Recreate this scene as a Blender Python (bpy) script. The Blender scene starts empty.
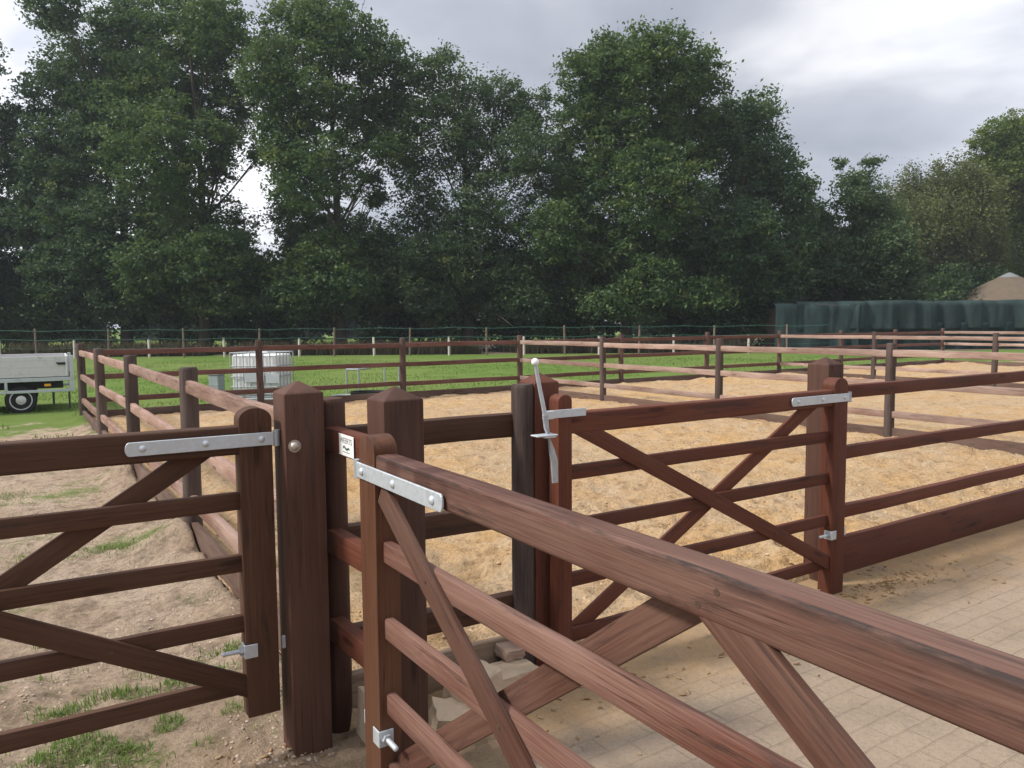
import bpy, bmesh, math, random
import numpy as np
from mathutils import Vector, Matrix

random.seed(7)
rng = np.random.default_rng(7)
SC = bpy.context.scene
COL = SC.collection
R = math.radians
CAM_H = 1.65
FPX = 771.9                      # focal length in pixels of a 1024 wide frame
TH = R(33.08)                    # the paddocks stand on a grid turned by this
U = Vector((math.cos(TH), math.sin(TH), 0)); V = Vector((-math.sin(TH), math.cos(TH), 0)); Z = Vector((0, 0, 1))
def uv(u, v, z=0.0): return U * u + V * v + Z * z
def far(px, py, Y):              # a world point Y metres ahead from a measurement in the photo
    return Vector(((px - 512) / FPX * Y, Y, CAM_H + (323 - .0072 * (px - 512) - py) / FPX * Y))

# ------------------------------------------------------------------ objects
WM = {}
def tag(o, label=None, cat=None, group=None, kind=None):
    if label: o['label'] = label
    if cat: o['category'] = cat
    if group: o['group'] = group
    if kind: o['kind'] = kind
    return o
def empty(name, loc, rz=0.0):
    o = bpy.data.objects.new(name, None); COL.objects.link(o)
    o.empty_display_size = .1
    m = Matrix.Translation(Vector(loc)) @ Matrix.Rotation(rz, 4, 'Z')
    o.matrix_basis = m; WM[o] = m
    return o
def link(name, me, mat, parent=None, W=None):
    o = bpy.data.objects.new(name, me); COL.objects.link(o)
    if mat and not me.materials: me.materials.append(mat)
    W = W if W is not None else Matrix.Identity(4)
    WM[o] = W
    if parent:
        o.parent = parent; o.matrix_basis = WM[parent].inverted() @ W
    else:
        o.matrix_basis = W
    return o
def bm_obj(name, bm, mat, parent=None, W=None, smooth=False):
    bmesh.ops.recalc_face_normals(bm, faces=bm.faces)
    me = bpy.data.meshes.new(name); bm.to_mesh(me); bm.free()
    if smooth:
        me.polygons.foreach_set('use_smooth', [True] * len(me.polygons))
        me.set_sharp_from_angle(angle=R(38))
    return link(name, me, mat, parent, W)
def np_mesh(name, verts, faces, tint=None):
    me = bpy.data.meshes.new(name)
    n = len(faces); k = faces.shape[1]
    me.vertices.add(len(verts)); me.vertices.foreach_set('co', np.ascontiguousarray(verts, dtype=np.float32).ravel())
    me.loops.add(n * k); me.loops.foreach_set('vertex_index', np.ascontiguousarray(faces, dtype=np.int32).ravel())
    me.polygons.add(n); me.polygons.foreach_set('loop_start', np.arange(0, n * k, k, dtype=np.int32))
    me.update(calc_edges=True)
    if tint is not None:
        a = me.attributes.new('tint', 'FLOAT', 'FACE'); a.data.foreach_set('value', np.ascontiguousarray(tint, dtype=np.float32))
    return me
def basis(p0, p1, side):
    x = (p1 - p0).normalized(); y = (side - x * side.dot(x)).normalized(); z = x.cross(y)
    m = Matrix((x, y, z)).transposed().to_4x4(); m.translation = (p0 + p1) / 2
    return m
def box_bm(bm, L, T, H, c=(0, 0, 0), bev=0.0, seg=2):
    r = bmesh.ops.create_cube(bm, size=1.0)
    for v in r['verts']: v.co = Vector((v.co.x * L + c[0], v.co.y * T + c[1], v.co.z * H + c[2]))
    if bev:
        es = {e for v in r['verts'] for e in v.link_edges}
        bmesh.ops.bevel(bm, geom=list(es), offset=bev, segments=seg, affect='EDGES', profile=.6)
def board(name, p0, p1, side, T, H, mat, parent, bev=.006, warp=.002, seg=2):
    """plank from p0 to p1 (centre line), T thick along side, H the other way; local X is the grain"""
    W = basis(p0, p1, side)
    if W.col[2][2] < -.1: W = basis(p1, p0, side)
    L = (p1 - p0).length
    bm = bmesh.new(); bev = min(bev, T * .45, H * .45)
    box_bm(bm, L, T, H, bev=bev, seg=seg)
    if warp:
        n = max(3, int(L / .28))
        for i in range(1, n):
            bmesh.ops.bisect_plane(bm, geom=bm.verts[:] + bm.edges[:] + bm.faces[:], plane_co=((i / n - .5) * L, 0, 0), plane_no=(1, 0, 0))
        ph = [random.uniform(0, 6.3) for _ in range(4)]
        for v in bm.verts:
            t = v.co.x
            v.co.y += warp * (math.sin(t * 2.3 + ph[0]) + .4 * math.sin(t * 6.1 + ph[1]))
            v.co.z += warp * (math.sin(t * 1.9 + ph[2]) + .5 * math.sin(t * 7.3 + ph[3]))
    return bm_obj(name, bm, mat, parent, W, smooth=True)
def lathe(bm, prof, n=24, axis='Z', off=(0, 0, 0)):
    rings = []
    for r, h in prof:
        ring = []
        for i in range(n):
            a = 2 * math.pi * i / n; c, s = r * math.cos(a), r * math.sin(a)
            p = (c, s, h) if axis == 'Z' else ((h, c, s) if axis == 'X' else (c, h, s))
            ring.append(bm.verts.new((p[0] + off[0], p[1] + off[1], p[2] + off[2])))
        rings.append(ring)
    for a, b in zip(rings, rings[1:]):
        for i in range(n): bm.faces.new((a[i], a[(i + 1) % n], b[(i + 1) % n], b[i]))
    for ring in (rings[0], rings[-1]):
        if (ring[0].co - ring[n // 2].co).length > 1e-5: bm.faces.new(ring)
def tube(bm, pts, rad, n=8, cap=True):
    pts = [Vector(p) for p in pts]
    rad = rad if isinstance(rad, (list, tuple)) else [rad] * len(pts)
    rings = []; ref = Vector((.13, .31, .94))
    for i, p in enumerate(pts):
        d = (pts[min(i + 1, len(pts) - 1)] - pts[max(i - 1, 0)]).normalized()
        a = d.cross(ref)
        if a.length < .05: a = d.cross(Vector((1, 0, 0)))
        a.normalize(); b = d.cross(a)
        rings.append([bm.verts.new(p + (a * math.cos(2 * math.pi * k / n) + b * math.sin(2 * math.pi * k / n)) * rad[i]) for k in range(n)])
    for a, b in zip(rings, rings[1:]):
        for i in range(n): bm.faces.new((a[i], a[(i + 1) % n], b[(i + 1) % n], b[i]))
    if cap:
        for r in (rings[0], rings[-1]): bm.faces.new(r)

# ------------------------------------------------------------------ noise for real relief
_lat = rng.random((256, 256)).astype(np.float32)
def vnoise(x, y):
    xi = np.floor(x).astype(int); yi = np.floor(y).astype(int); fx = x - xi; fy = y - yi
    fx = fx * fx * (3 - 2 * fx); fy = fy * fy * (3 - 2 * fy)
    a = _lat[xi % 256, yi % 256]; b = _lat[(xi + 1) % 256, yi % 256]; c = _lat[xi % 256, (yi + 1) % 256]; d = _lat[(xi + 1) % 256, (yi + 1) % 256]
    return (a * (1 - fx) + b * fx) * (1 - fy) + (c * (1 - fx) + d * fx) * fy
def fbm(x, y, o=4):
    s = 0; a = 1; t = 0
    for i in range(o):
        s = s + a * vnoise(x * 2 ** i + 17.3 * i, y * 2 ** i + 9.1 * i); t += a; a *= .5
    return s / t - .5
def sheet(name, us, vs, zf, mat, local_uv=True):
    """height-field sheet on the paddock grid; local X,Y are u,v"""
    A, B = np.meshgrid(us, vs, indexing='ij'); H = zf(A, B)
    verts = np.stack([A, B, H], -1).reshape(-1, 3)
    n, m = len(us), len(vs); I = np.arange(n * m).reshape(n, m)
    f = np.stack([I[:-1, :-1], I[1:, :-1], I[1:, 1:], I[:-1, 1:]], -1).reshape(-1, 4)
    me = np_mesh(name, verts, f); me.polygons.foreach_set('use_smooth', [True] * len(me.polygons))
    return tag(link(name, me, mat, None, Matrix.Rotation(TH, 4, 'Z')), kind='structure')

# ------------------------------------------------------------------ materials
class NT:
    def __init__(s, name):
        s.m = bpy.data.materials.new(name); s.m.use_nodes = True; s.t = s.m.node_tree; s.t.nodes.clear()
        s.out = s.n('ShaderNodeOutputMaterial'); s.b = s.n('ShaderNodeBsdfPrincipled')
        s.l(s.b.outputs[0], s.out.inputs['Surface'])
    def n(s, k, **a):
        o = s.t.nodes.new(k)
        for i, v in a.items(): setattr(o, i, v)
        return o
    def l(s, a, b): s.t.links.new(a, b)
    def put(s, sock, v):
        if isinstance(v, bpy.types.NodeSocket): s.l(v, sock)
        else: sock.default_value = v
    def coord(s, scale=(1, 1, 1), rand=True):
        tc = s.n('ShaderNodeTexCoord'); v = tc.outputs['Object']
        if rand:
            oi = s.n('ShaderNodeObjectInfo'); mu = s.n('ShaderNodeMath', operation='MULTIPLY'); s.l(oi.outputs['Random'], mu.inputs[0]); mu.inputs[1].default_value = 37
            cb = s.n('ShaderNodeCombineXYZ'); s.l(mu.outputs[0], cb.inputs[0]); s.l(mu.outputs[0], cb.inputs[1])
            ad = s.n('ShaderNodeVectorMath', operation='ADD'); s.l(v, ad.inputs[0]); s.l(cb.outputs[0], ad.inputs[1]); v = ad.outputs[0]
        s.base = v
        return s.scale(v, scale)
    def scale(s, v, sc):
        mm = s.n('ShaderNodeVectorMath', operation='MULTIPLY'); s.l(v, mm.inputs[0]); mm.inputs[1].default_value = sc; return mm.outputs[0]
    def noise(s, v, sc, det=4, rough=.55, dist=0.0):
        o = s.n('ShaderNodeTexNoise'); s.l(v, o.inputs['Vector']); o.inputs['Scale'].default_value = sc; o.inputs['Detail'].default_value = det
        o.inputs['Roughness'].default_value = rough; o.inputs['Distortion'].default_value = dist; return o.outputs['Fac']
    def ramp(s, f, stops, interp='LINEAR'):
        o = s.n('ShaderNodeValToRGB'); s.l(f, o.inputs[0]); e = o.color_ramp.elements; o.color_ramp.interpolation = interp
        while len(e) < len(stops): e.new(.5)
        for x, (p, c) in zip(e, stops): x.position = p; x.color = (c, c, c, 1) if isinstance(c, (int, float)) else (*c, 1)
        return o.outputs[0]
    def mix(s, f, a, b, mode='MIX'):
        o = s.n('ShaderNodeMix', data_type='RGBA', blend_type=mode); s.put(o.inputs[0], f)
        for k, v in ((6, a), (7, b)):
            if isinstance(v, tuple): v = (*v, 1)[:4]
            s.put(o.inputs[k], v)
        return o.outputs[2]
    def math(s, op, a, b=0.0):
        o = s.n('ShaderNodeMath', operation=op); s.put(o.inputs[0], a); s.put(o.inputs[1], b); return o.outputs[0]
    def bump(s, h, strength, dist):
        o = s.n('ShaderNodeBump'); o.inputs['Strength'].default_value = strength; o.inputs['Distance'].default_value = dist
        s.l(h, o.inputs['Height']); s.l(o.outputs[0], s.b.inputs['Normal'])
    def fin(s, col, rough=.7, spec=.3, metal=0.0):
        s.put(s.b.inputs['Base Color'], (*col, 1) if isinstance(col, tuple) else col); s.put(s.b.inputs['Roughness'], rough)
        s.b.inputs['Specular IOR Level'].default_value = spec; s.b.inputs['Metallic'].default_value = metal
        return s.m

def wood(name, dark, mid, pale, weather, stain=(.02, .016, .015), stain_amt=.6, rough=.6, spec=.18, edge=0.0):
    s = NT(name); v = s.coord((1.3, 80, 80))
    grain = s.noise(v, 1.0, 6, .62, .2)
    fine = s.noise(s.scale(s.base, (5, 210, 210)), 1.0, 3, .6)
    big = s.noise(s.scale(s.base, (1.3, 5, 5)), 1.0, 3)
    col = s.mix(s.ramp(grain, [(.3, 0.), (.72, 1.)]), dark, mid)
    wmask = s.math('MULTIPLY', s.ramp(s.math('ADD', s.math('MULTIPLY', big, .6), s.math('MULTIPLY', fine, .4)), [(.36, 0.), (.62, 1.)]), weather)
    col = s.mix(wmask, col, pale)
    ck = s.math('ABSOLUTE', s.math('SUBTRACT', s.noise(s.scale(s.base, (.9, 95, 95)), 1.0, 2, .5), .5)); ckm = s.math('MULTIPLY', s.ramp(ck, [(.004, 1.), (.012, 0.)]), s.ramp(s.noise(s.scale(s.base, (2.2, 20, 20)), 1.0, 2), [(.52, 0.), (.6, .8)]))
    col = s.mix(ckm, col, tuple(c * .3 for c in dark))
    # knots
    vo = s.n('ShaderNodeTexVoronoi'); s.l(s.scale(s.base, (2.1, 9, 9)), vo.inputs['Vector']); vo.inputs['Scale'].default_value = 1.0
    kn = s.ramp(vo.outputs['Distance'], [(.07, 1.), (.15, 0.)])
    col = s.mix(s.math('MULTIPLY', kn, .65), col, tuple(c * .45 for c in dark))
    # dark stains with streaks along the grain
    st = s.noise(s.scale(s.base, (1.5, 16, 16)), 1.0, 7, .76, .5)
    sm = s.math('MULTIPLY', s.ramp(st, [(.54, 0.), (.66, 1.)]), stain_amt)
    col = s.mix(sm, col, stain)
    if edge:
        tcl = s.n('ShaderNodeTexCoord'); sx = s.n('ShaderNodeSeparateXYZ'); s.l(tcl.outputs['Object'], sx.inputs[0])
        ez = s.ramp(s.math('MULTIPLY', sx.outputs[2], 10.0), [(.17, 0.), (.40, 1.)])
        en = s.ramp(s.math('ADD', s.math('MULTIPLY', s.noise(s.scale(s.base, (1.4, 3, 3)), 1.0, 3), .5), s.math('MULTIPLY', s.noise(s.scale(s.base, (9, 60, 60)), 1.0, 5, .7), .5)), [(.45, 0.), (.57, 1.)])
        side = s.ramp(s.math('MULTIPLY', sx.outputs[1], 10.0), [(.28, 0.), (.31, 1.)])
        col = s.mix(s.math('MULTIPLY', s.math('MULTIPLY', s.math('MULTIPLY', ez, en), side), edge), col, (.022, .019, .019))
        bn = s.ramp(s.noise(s.scale(s.base, (3.1, .8, .8)), 1.0, 2, .5), [(.62, 0.), (.66, 1.)])
        col = s.mix(s.math('MULTIPLY', bn, .5), col, tuple(c * .55 for c in dark))
    oi = s.n('ShaderNodeObjectInfo'); hs = s.n('ShaderNodeHueSaturation'); s.l(col, hs.inputs['Color'])
    s.l(s.math('ADD', s.math('MULTIPLY', oi.outputs['Random'], .34), .84), hs.inputs['Value'])
    h = s.math('ADD', s.math('MULTIPLY', grain, .6), s.math('MULTIPLY', fine, .5))
    s.bump(h, .45, .003)
    return s.fin(hs.outputs[0], s.ramp(grain, [(.2, rough - .1), (.8, rough + .12)]), spec)
M = {}
M['gate_wood'] = wood('stained_gate_wood', (.036, .0155, .009), (.080, .036, .020), (.125, .068, .043), .5)
M['red_wood'] = wood('reddish_gate_wood', (.062, .017, .010), (.122, .036, .019), (.15, .066, .042), .4)
M['worn_wood'] = wood('worn_gate_wood', (.070, .025, .017), (.120, .049, .033), (.235, .142, .108), .75, stain_amt=.7, edge=.85)
M['post_wood'] = wood('square_post_wood', (.036, .0145, .010), (.076, .033, .021), (.115, .062, .044), .5, stain_amt=.35)
M['rail_wood'] = wood('rail_wood', (.12, .055, .038), (.22, .118, .084), (.40, .275, .22), .85, stain_amt=.45)
M['divider_wood'] = wood('bleached_rail_wood', (.14, .074, .053), (.245, .15, .115), (.40, .295, .24), .95, stain_amt=.4)
M['back_wood'] = wood('back_rail_wood', (.07, .028, .02), (.13, .055, .04), (.2, .11, .09), .6, stain_amt=.4)
M['round_wood'] = wood('round_post_wood', (.032, .021, .018), (.07, .046, .038), (.14, .105, .09), .7, stain_amt=.5, rough=.7)
M['round_red'] = wood('round_red_post_wood', (.05, .025, .02), (.09, .045, .035), (.15, .10, .085), .6, stain_amt=.5, rough=.7)
M['kick_pale'] = wood('pale_kickboard', (.18, .115, .072), (.28, .19, .125), (.36, .265, .19), .7, stain_amt=.5)
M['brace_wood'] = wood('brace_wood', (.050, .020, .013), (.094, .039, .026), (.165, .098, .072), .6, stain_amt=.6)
M['stile_wood'] = wood('brown_stile_wood', (.068, .026, .014), (.135, .056, .029), (.17, .086, .052), .5, stain_amt=.5)
M['kick_wood'] = wood('kickboard_wood', (.06, .033, .024), (.11, .062, .045), (.2, .14, .11), .6, stain_amt=.5, rough=.75)

def metal(name, c, rough=.5, met=.65):
    s = NT(name); v = s.coord((1, 1, 1)); n = s.noise(v, 60, 4); n2 = s.noise(v, 9, 3)
    col = s.mix(n, tuple(x * .78 for x in c), tuple(min(1, x * 1.12) for x in c)); col = s.mix(s.ramp(n2, [(.55, 0.), (.8, .5)]), col, tuple(x * .5 for x in c))
    return s.fin(col, s.ramp(n, [(.2, rough - .12), (.8, rough + .12)]), .5, met)
M['zinc'] = metal('galvanised_steel', (.56, .60, .63), .5, .45)
M['zinc_dull'] = metal('dull_galvanised_steel', (.42, .44, .46), .55, .5)
M['bolt'] = metal('bolt_steel', (.50, .44, .38), .45, .6)
M['rust'] = metal('rusty_screw', (.09, .055, .035), .6, .3)
M['alu'] = metal('aluminium_panel', (.66, .66, .65), .6, .15)
M['dark_metal'] = metal('dark_metal', (.05, .052, .055), .6, .3)
def plain(name, c, rough=.6, spec=.3, var=.2, sc=8, bump=0.0):
    s = NT(name); v = s.coord((1, 1, 1)); n = s.noise(v, sc, 5)
    col = s.mix(n, tuple(x * (1 - var) for x in c), tuple(min(1, x * (1 + var)) for x in c))
    if bump: s.bump(s.noise(v, sc * 6, 4), .6, bump)
    return s.fin(col, rough, spec)
M['rubber'] = plain('black_rubber', (.018, .018, .019), .8)
M['white_plastic'] = plain('white_tank_plastic', (.78, .78, .77), .45, .4, .06)
M['ball'] = plain('white_knob_plastic', (.85, .85, .84), .35, .5, .03)
M['amber'] = plain('amber_reflector', (.75, .33, .02), .3, .6, .05)
M['label_white'] = plain('white_sticker', (.82, .82, .81), .4, .4, .03)
M['print'] = plain('sticker_print', (.05, .09, .07), .5, .3, .1)
M['grey_plastic'] = plain('grey_box_plastic', (.27, .31, .31), .6, .3, .12)
M['stone'] = plain('broken_concrete', (.48, .37, .26), .9, .2, .3, 7, .006)
M['red_stone'] = plain('broken_brick', (.36, .25, .19), .9, .2, .35, 9, .006)
M['thatch'] = plain('brown_roof', (.13, .10, .072), .95, .1, .25, 2.5, .02)
M['roofcap'] = plain('grey_roof_cap', (.17, .18, .185), .6, .3, .1)
M['shelter_wall'] = plain('shelter_boards', (.11, .08, .06), .8, .2, .3)
M['white_post'] = plain('pale_stake_wood', (.46, .42, .36), .8, .2, .25)
M['brown_post'] = plain('brown_stake_wood', (.16, .115, .09), .85, .2, .25)
M['wire'] = plain('green_fence_tape', (.04, .12, .085), .6, .3, .1)
M['bark'] = plain('tree_bark', (.075, .06, .047), .95, .1, .4, 3, .03)

def tarp(name, c):
    s = NT(name); v = s.coord((1, 1, 1), False)
    n = s.noise(s.scale(v, (1.1, 1, .35)), 1.2, 4); n2 = s.noise(v, 9, 4)
    col = s.mix(s.ramp(n, [(.35, 0.), (.65, 1.)]), tuple(x * .6 for x in c), tuple(x * 1.5 for x in c))
    col = s.mix(s.math('MULTIPLY', n2, .18), col, (.10, .13, .13)); s.bump(s.noise(s.scale(v, (3, 1, .6)), 2.0, 4), .6, .08)
    return s.fin(col, .9, .06)
M['tarp'] = tarp('green_tarpaulin', (.022, .036, .035)); M['tarp_low'] = tarp('dark_tarpaulin', (.012, .024, .025)); M['net'] = tarp('pale_netting', (.030, .048, .047))

def leaf(name, a, b, c):
    s = NT(name); at = s.n('ShaderNodeAttribute', attribute_name='tint')
    col = s.ramp(at.outputs['Fac'], [(0., a), (.55, b), (1., c)])
    tr = s.n('ShaderNodeBsdfTranslucent'); s.l(s.mix(.45, col, (.10, .16, .02)), tr.inputs['Color'])
    s.fin(col, .6, .25)
    mx = s.n('ShaderNodeMixShader'); mx.inputs[0].default_value = .36
    s.l(s.b.outputs[0], mx.inputs[1]); s.l(tr.outputs[0], mx.inputs[2]); s.l(mx.outputs[0], s.out.inputs['Surface'])
    return s.m
M['oak'] = leaf('oak_leaves', (.050, .096, .044), (.096, .15, .054), (.20, .23, .06))
M['oak_dark'] = leaf('dark_leaves', (.046, .086, .050), (.080, .13, .062), (.17, .205, .066))
M['ash'] = leaf('fine_leaves', (.050, .088, .050), (.086, .128, .060), (.16, .18, .066))
M['willow'] = leaf('olive_leaves', (.09, .11, .04), (.14, .16, .055), (.21, .22, .075))
M['yellow'] = leaf('yellow_green_leaves', (.07, .115, .026), (.14, .19, .038), (.27, .27, .06))
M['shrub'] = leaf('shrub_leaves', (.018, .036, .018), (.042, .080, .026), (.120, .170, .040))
M['blade'] = leaf('grass_blades', (.085, .16, .028), (.13, .23, .042), (.25, .29, .10))
M['bracken'] = leaf('dead_bracken', (.045, .032, .025), (.078, .053, .040), (.12, .088, .06))

# ground
def ground_sand():
    s = NT('paddock_sand'); v = s.coord((1, 1, 1), False)
    big = s.noise(v, .45, 4); mid = s.noise(v, 2.4, 6, .65); fine = s.noise(v, 38, 4, .7); wet = s.noise(v, 6.5, 6, .7)
    col = s.mix(s.ramp(big, [(.36, 0.), (.64, 1.)]), (.475, .325, .188), (.54, .335, .15))
    col = s.mix(s.ramp(mid, [(.42, 0.), (.68, .8)]), col, (.52, .40, .265))
    col = s.mix(s.ramp(wet, [(.54, 0.), (.70, .75)]), col, (.20, .118, .055))
    col = s.mix(s.math('MULTIPLY', s.ramp(fine, [(.3, 1.), (.5, 0.)]), .5), col, (.16, .10, .055))
    h = s.math('ADD', s.math('MULTIPLY', s.noise(v, 11, 6, .72), 1.0), s.math('MULTIPLY', fine, .35)); s.bump(h, 1.0, .06)
    return s.fin(col, .95, .1)
M['sand'] = ground_sand()
def ground_field():
    s = NT('field_ground'); v = s.coord((1, 1, 1), False)     # local X,Y are the paddock grid u,v
    sp = s.n('ShaderNodeSeparateXYZ'); s.l(v, sp.inputs[0]); u_, v_ = sp.outputs[0], sp.outputs[1]
    big = s.noise(v, .16, 4); mid = s.noise(v, 1.1, 6, .62); fine = s.noise(v, 26, 5, .7); tuft = s.noise(v, 5.5, 5, .7)
    g = s.mix(s.ramp(mid, [(.3, 0.), (.7, 1.)]), (.085, .152, .026), (.130, .220, .042))
    g = s.mix(s.ramp(big, [(.4, 0.), (.66, .7)]), g, (.19, .22, .07))
    g = s.mix(s.ramp(tuft, [(.5, 0.), (.75, .55)]), g, (.075, .135, .02)); g = s.mix(s.math('MULTIPLY', fine, .25), g, (.21, .23, .08))
    d = s.mix(s.ramp(mid, [(.35, 0.), (.66, 1.)]), (.40, .295, .205), (.52, .405, .30))
    d = s.mix(s.ramp(tuft, [(.48, 0.), (.70, .8)]), d, (.15, .105, .075)); d = s.mix(s.math('MULTIPLY', s.ramp(fine, [(.32, 1.), (.52, 0.)]), .55), d, (.12, .085, .06))
    # worn earth near the gates, grass beyond
    reach = s.math('SUBTRACT', 15.6, v_)                      # positive on the near side
    reach = s.math('MULTIPLY', reach, .22)
    bare = s.math('ADD', reach, s.math('MULTIPLY', s.math('SUBTRACT', s.noise(v, .7, 5, .65), .5), 3.4))
    left = s.math('ADD', s.math('MULTIPLY', s.math('ADD', u_, 8.5), .4), s.math('MULTIPLY', s.math('SUBTRACT', mid, .5), 2.5))
    bare = s.math('MINIMUM', bare, left)
    patch = s.ramp(s.math('ADD', s.math('MULTIPLY', s.noise(v, .9, 3, .5), .5), s.math('ADD', s.math('MULTIPLY', tuft, .28), s.math('MULTIPLY', s.noise(v, 60, 3, .7), .22))), [(.55, 1.), (.585, .35), (.66, .1)])
    near = s.ramp(s.math('MULTIPLY', v_, .2), [(.50, 1.), (.60, 0.)])       # trodden bare by the posts
    patch = s.math('MAXIMUM', patch, near)
    bm_ = s.math('MULTIPLY', s.ramp(bare, [(.2, 0.), (.5, 1.)]), patch)
    col = s.mix(bm_, g, d)
    yel = s.math('MULTIPLY', s.ramp(s.math('ADD', s.math('MULTIPLY', v_, .2), s.math('MULTIPLY', mid, .25)), [(.62, 1.), (.78, 0.)]), bm_)
    col = s.mix(s.math('MULTIPLY', yel, .6), col, (.36, .245, .14))
    h = s.math('ADD', s.math('MULTIPLY', s.noise(v, 17, 8, .75), 1.0), s.math('MULTIPLY', fine, .5)); s.bump(h, 1.0, .045)
    return s.fin(col, .95, .1)
M['field'] = ground_field()
def ground_paving():
    s = NT('block_paving'); v = s.coord((1, 1, 1), False)
    sp = s.n('ShaderNodeSeparateXYZ'); s.l(v, sp.inputs[0]); v_ = sp.outputs[1]
    wob = s.n('ShaderNodeTexNoise'); s.l(v, wob.inputs['Vector']); wob.inputs['Scale'].default_value = 5
    wv = s.n('ShaderNodeVectorMath', operation='SCALE'); s.l(wob.outputs['Color'], wv.inputs[0]); wv.inputs['Scale'].default_value = .022
    ad = s.n('ShaderNodeVectorMath', operation='ADD'); s.l(v, ad.inputs[0]); s.l(wv.outputs[0], ad.inputs[1])
    br = s.n('ShaderNodeTexBrick'); s.l(ad.outputs[0], br.inputs['Vector']); br.inputs['Scale'].default_value = 1
    br.inputs['Brick Width'].default_value = .22; br.inputs['Row Height'].default_value = .11; br.inputs['Mortar Size'].default_value = .005; br.inputs['Mortar Smooth'].default_value = .5
    br.inputs['Color1'].default_value = (.27, .215, .165, 1); br.inputs['Color2'].default_value = (.33, .27, .215, 1); br.inputs['Mortar'].default_value = (.20, .15, .10, 1)
    mid = s.noise(v, 1.7, 6, .65); fine = s.noise(v, 75, 5, .8); sm = s.noise(v, 9, 5, .65)
    col = br.outputs['Color']
    hide = s.ramp(s.math('ADD', s.math('MULTIPLY', s.noise(v, 2.6, 5, .65), .65), s.math('MULTIPLY', sm, .35)), [(.14, 0.), (.46, 1.)])
    sandy = s.mix(mid, (.30, .225, .158), (.375, .29, .21))
    col = s.mix(s.math('MULTIPLY', hide, .86), col, sandy)
    edge = s.ramp(s.math('ADD', s.math('MULTIPLY', v_, .3), s.math('MULTIPLY', s.math('SUBTRACT', mid, .5), .22)), [(.66, 0.), (.78, 1.)])
    col = s.mix(edge, col, s.mix(sm, (.31, .195, .10), (.41, .28, .155)))
    col = s.mix(s.math('MULTIPLY', s.ramp(fine, [(.36, 1.), (.52, 0.)]), .42), col, (.17, .13, .095))
    col = s.mix(s.ramp(s.noise(v, 3.1, 6, .7), [(.5, 0.), (.66, .55)]), col, (.20, .16, .122))
    col = s.mix(s.ramp(s.noise(v, 13, 6, .75), [(.58, 0.), (.72, .7)]), col, (.17, .135, .10))
    cover = s.math('MAXIMUM', s.math('MULTIPLY', hide, .75), edge)
    joint = s.math('MULTIPLY', br.outputs['Fac'], s.math('SUBTRACT', 1.0, cover))
    h = s.math('SUBTRACT', s.math('ADD', s.math('MULTIPLY', fine, .3), s.math('MULTIPLY', s.noise(v, 16, 5, .7), .5)), s.math('MULTIPLY', joint, .8)); s.bump(h, .9, .02)
    return s.fin(col, .92, .15)
M['paving'] = ground_paving()
M['litter'] = plain('leaf_litter', (.13, .10, .075), .95, .1, .4, 4, .03)

# ------------------------------------------------------------------ ground sheets
def sand_h(a, b):
    h = .05 * fbm(a * .9, b * .9, 3) + .10 * fbm(a * 3.3, b * 3.3, 4) + .06 * np.abs(fbm(a * 8 + 5, b * 8, 3)) - .05 * np.clip(fbm(a * 5 + 40, b * 5 + 11, 2) - .12, 0, 1)
    ridge = np.exp(-((b - 14.4) / .55) ** 2) * np.clip((a - 11.5) / 2, 0, 1) * (.06 + .14 * fbm(a * 2.2, b * 2.2, 4))
    side = np.exp(-((b - 2.95) / .35) ** 2) * .03
    return np.clip(.045 + h + ridge + side, .008, None)
_hoof = [(rng.uniform(1.3, 9.9), 3.1 + 9 * rng.random() ** 1.5, rng.uniform(.06, .10), rng.uniform(.6, 1.0)) for _ in range(900)]
_sand0 = sand_h
def sand_h(a, b):
    h = _sand0(a, b)
    if a.ndim < 2: return h
    for hu, hv, hr, hd in _hoof:
        i0, i1 = np.searchsorted(a[:, 0], (hu - .3, hu + .3)); j0, j1 = np.searchsorted(b[0], (hv - .3, hv + .3))
        if i1 <= i0 or j1 <= j0: continue
        q = ((a[i0:i1, j0:j1] - hu) ** 2 + (b[i0:i1, j0:j1] - hv) ** 2) / hr ** 2
        h[i0:i1, j0:j1] += .75 * hd * (.034 * np.exp(-((np.sqrt(q) - 1.35) / .4) ** 2) - .05 * np.exp(-q * .9))
    return np.maximum(h, .006) - .25 * np.clip((2.955 - b) / .07, 0, 1)
us = np.concatenate([np.arange(1.05, 6, .03), np.arange(6, 12, .06), np.arange(12, 30, .15)])
vs = np.concatenate([np.arange(2.78, 6, .03), np.arange(6, 9, .05), np.arange(9, 15.3, .08)])
sheet('paddock_sand', us, vs, sand_h, M['sand'])
def field_h(a, b):
    d = np.sqrt(a * a + b * b); near = np.clip(1 - (d - 6) / 12, 0, 1)
    h = (.05 * fbm(a * .8, b * .8, 3) + .05 * fbm(a * 3.1 + 3, b * 3.1, 4) + .075 * np.abs(fbm(a * 7, b * 7 + 4, 4))) * near
    for pv in (6.04, 9.11, 12.18, 15.25): h = h + .11 * np.exp(-((a - 1.0) ** 2 + (b - pv) ** 2) / .05) * (1 + 2 * fbm(a * 4, b * 4, 2))
    h = h + .07 * np.exp(-((a - 1.0) / .22) ** 2) * np.clip(b - 3.1, 0, 1) * (b < 15.2) * (1 + 2.2 * fbm(a * 2, b * 2, 3))
    inside = (a > np.where(b < 2.93, 1.56, 1.06)) & (a < 30) & (b > -8) & (b < 15.3)
    return np.where(inside, -.06, h - .004)
us = np.concatenate([np.linspace(-400, -30, 20), np.linspace(-29, -5, 60), np.arange(-4.9, 1.75, .035), np.linspace(1.78, 31, 60), np.linspace(35, 400, 20)])
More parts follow.
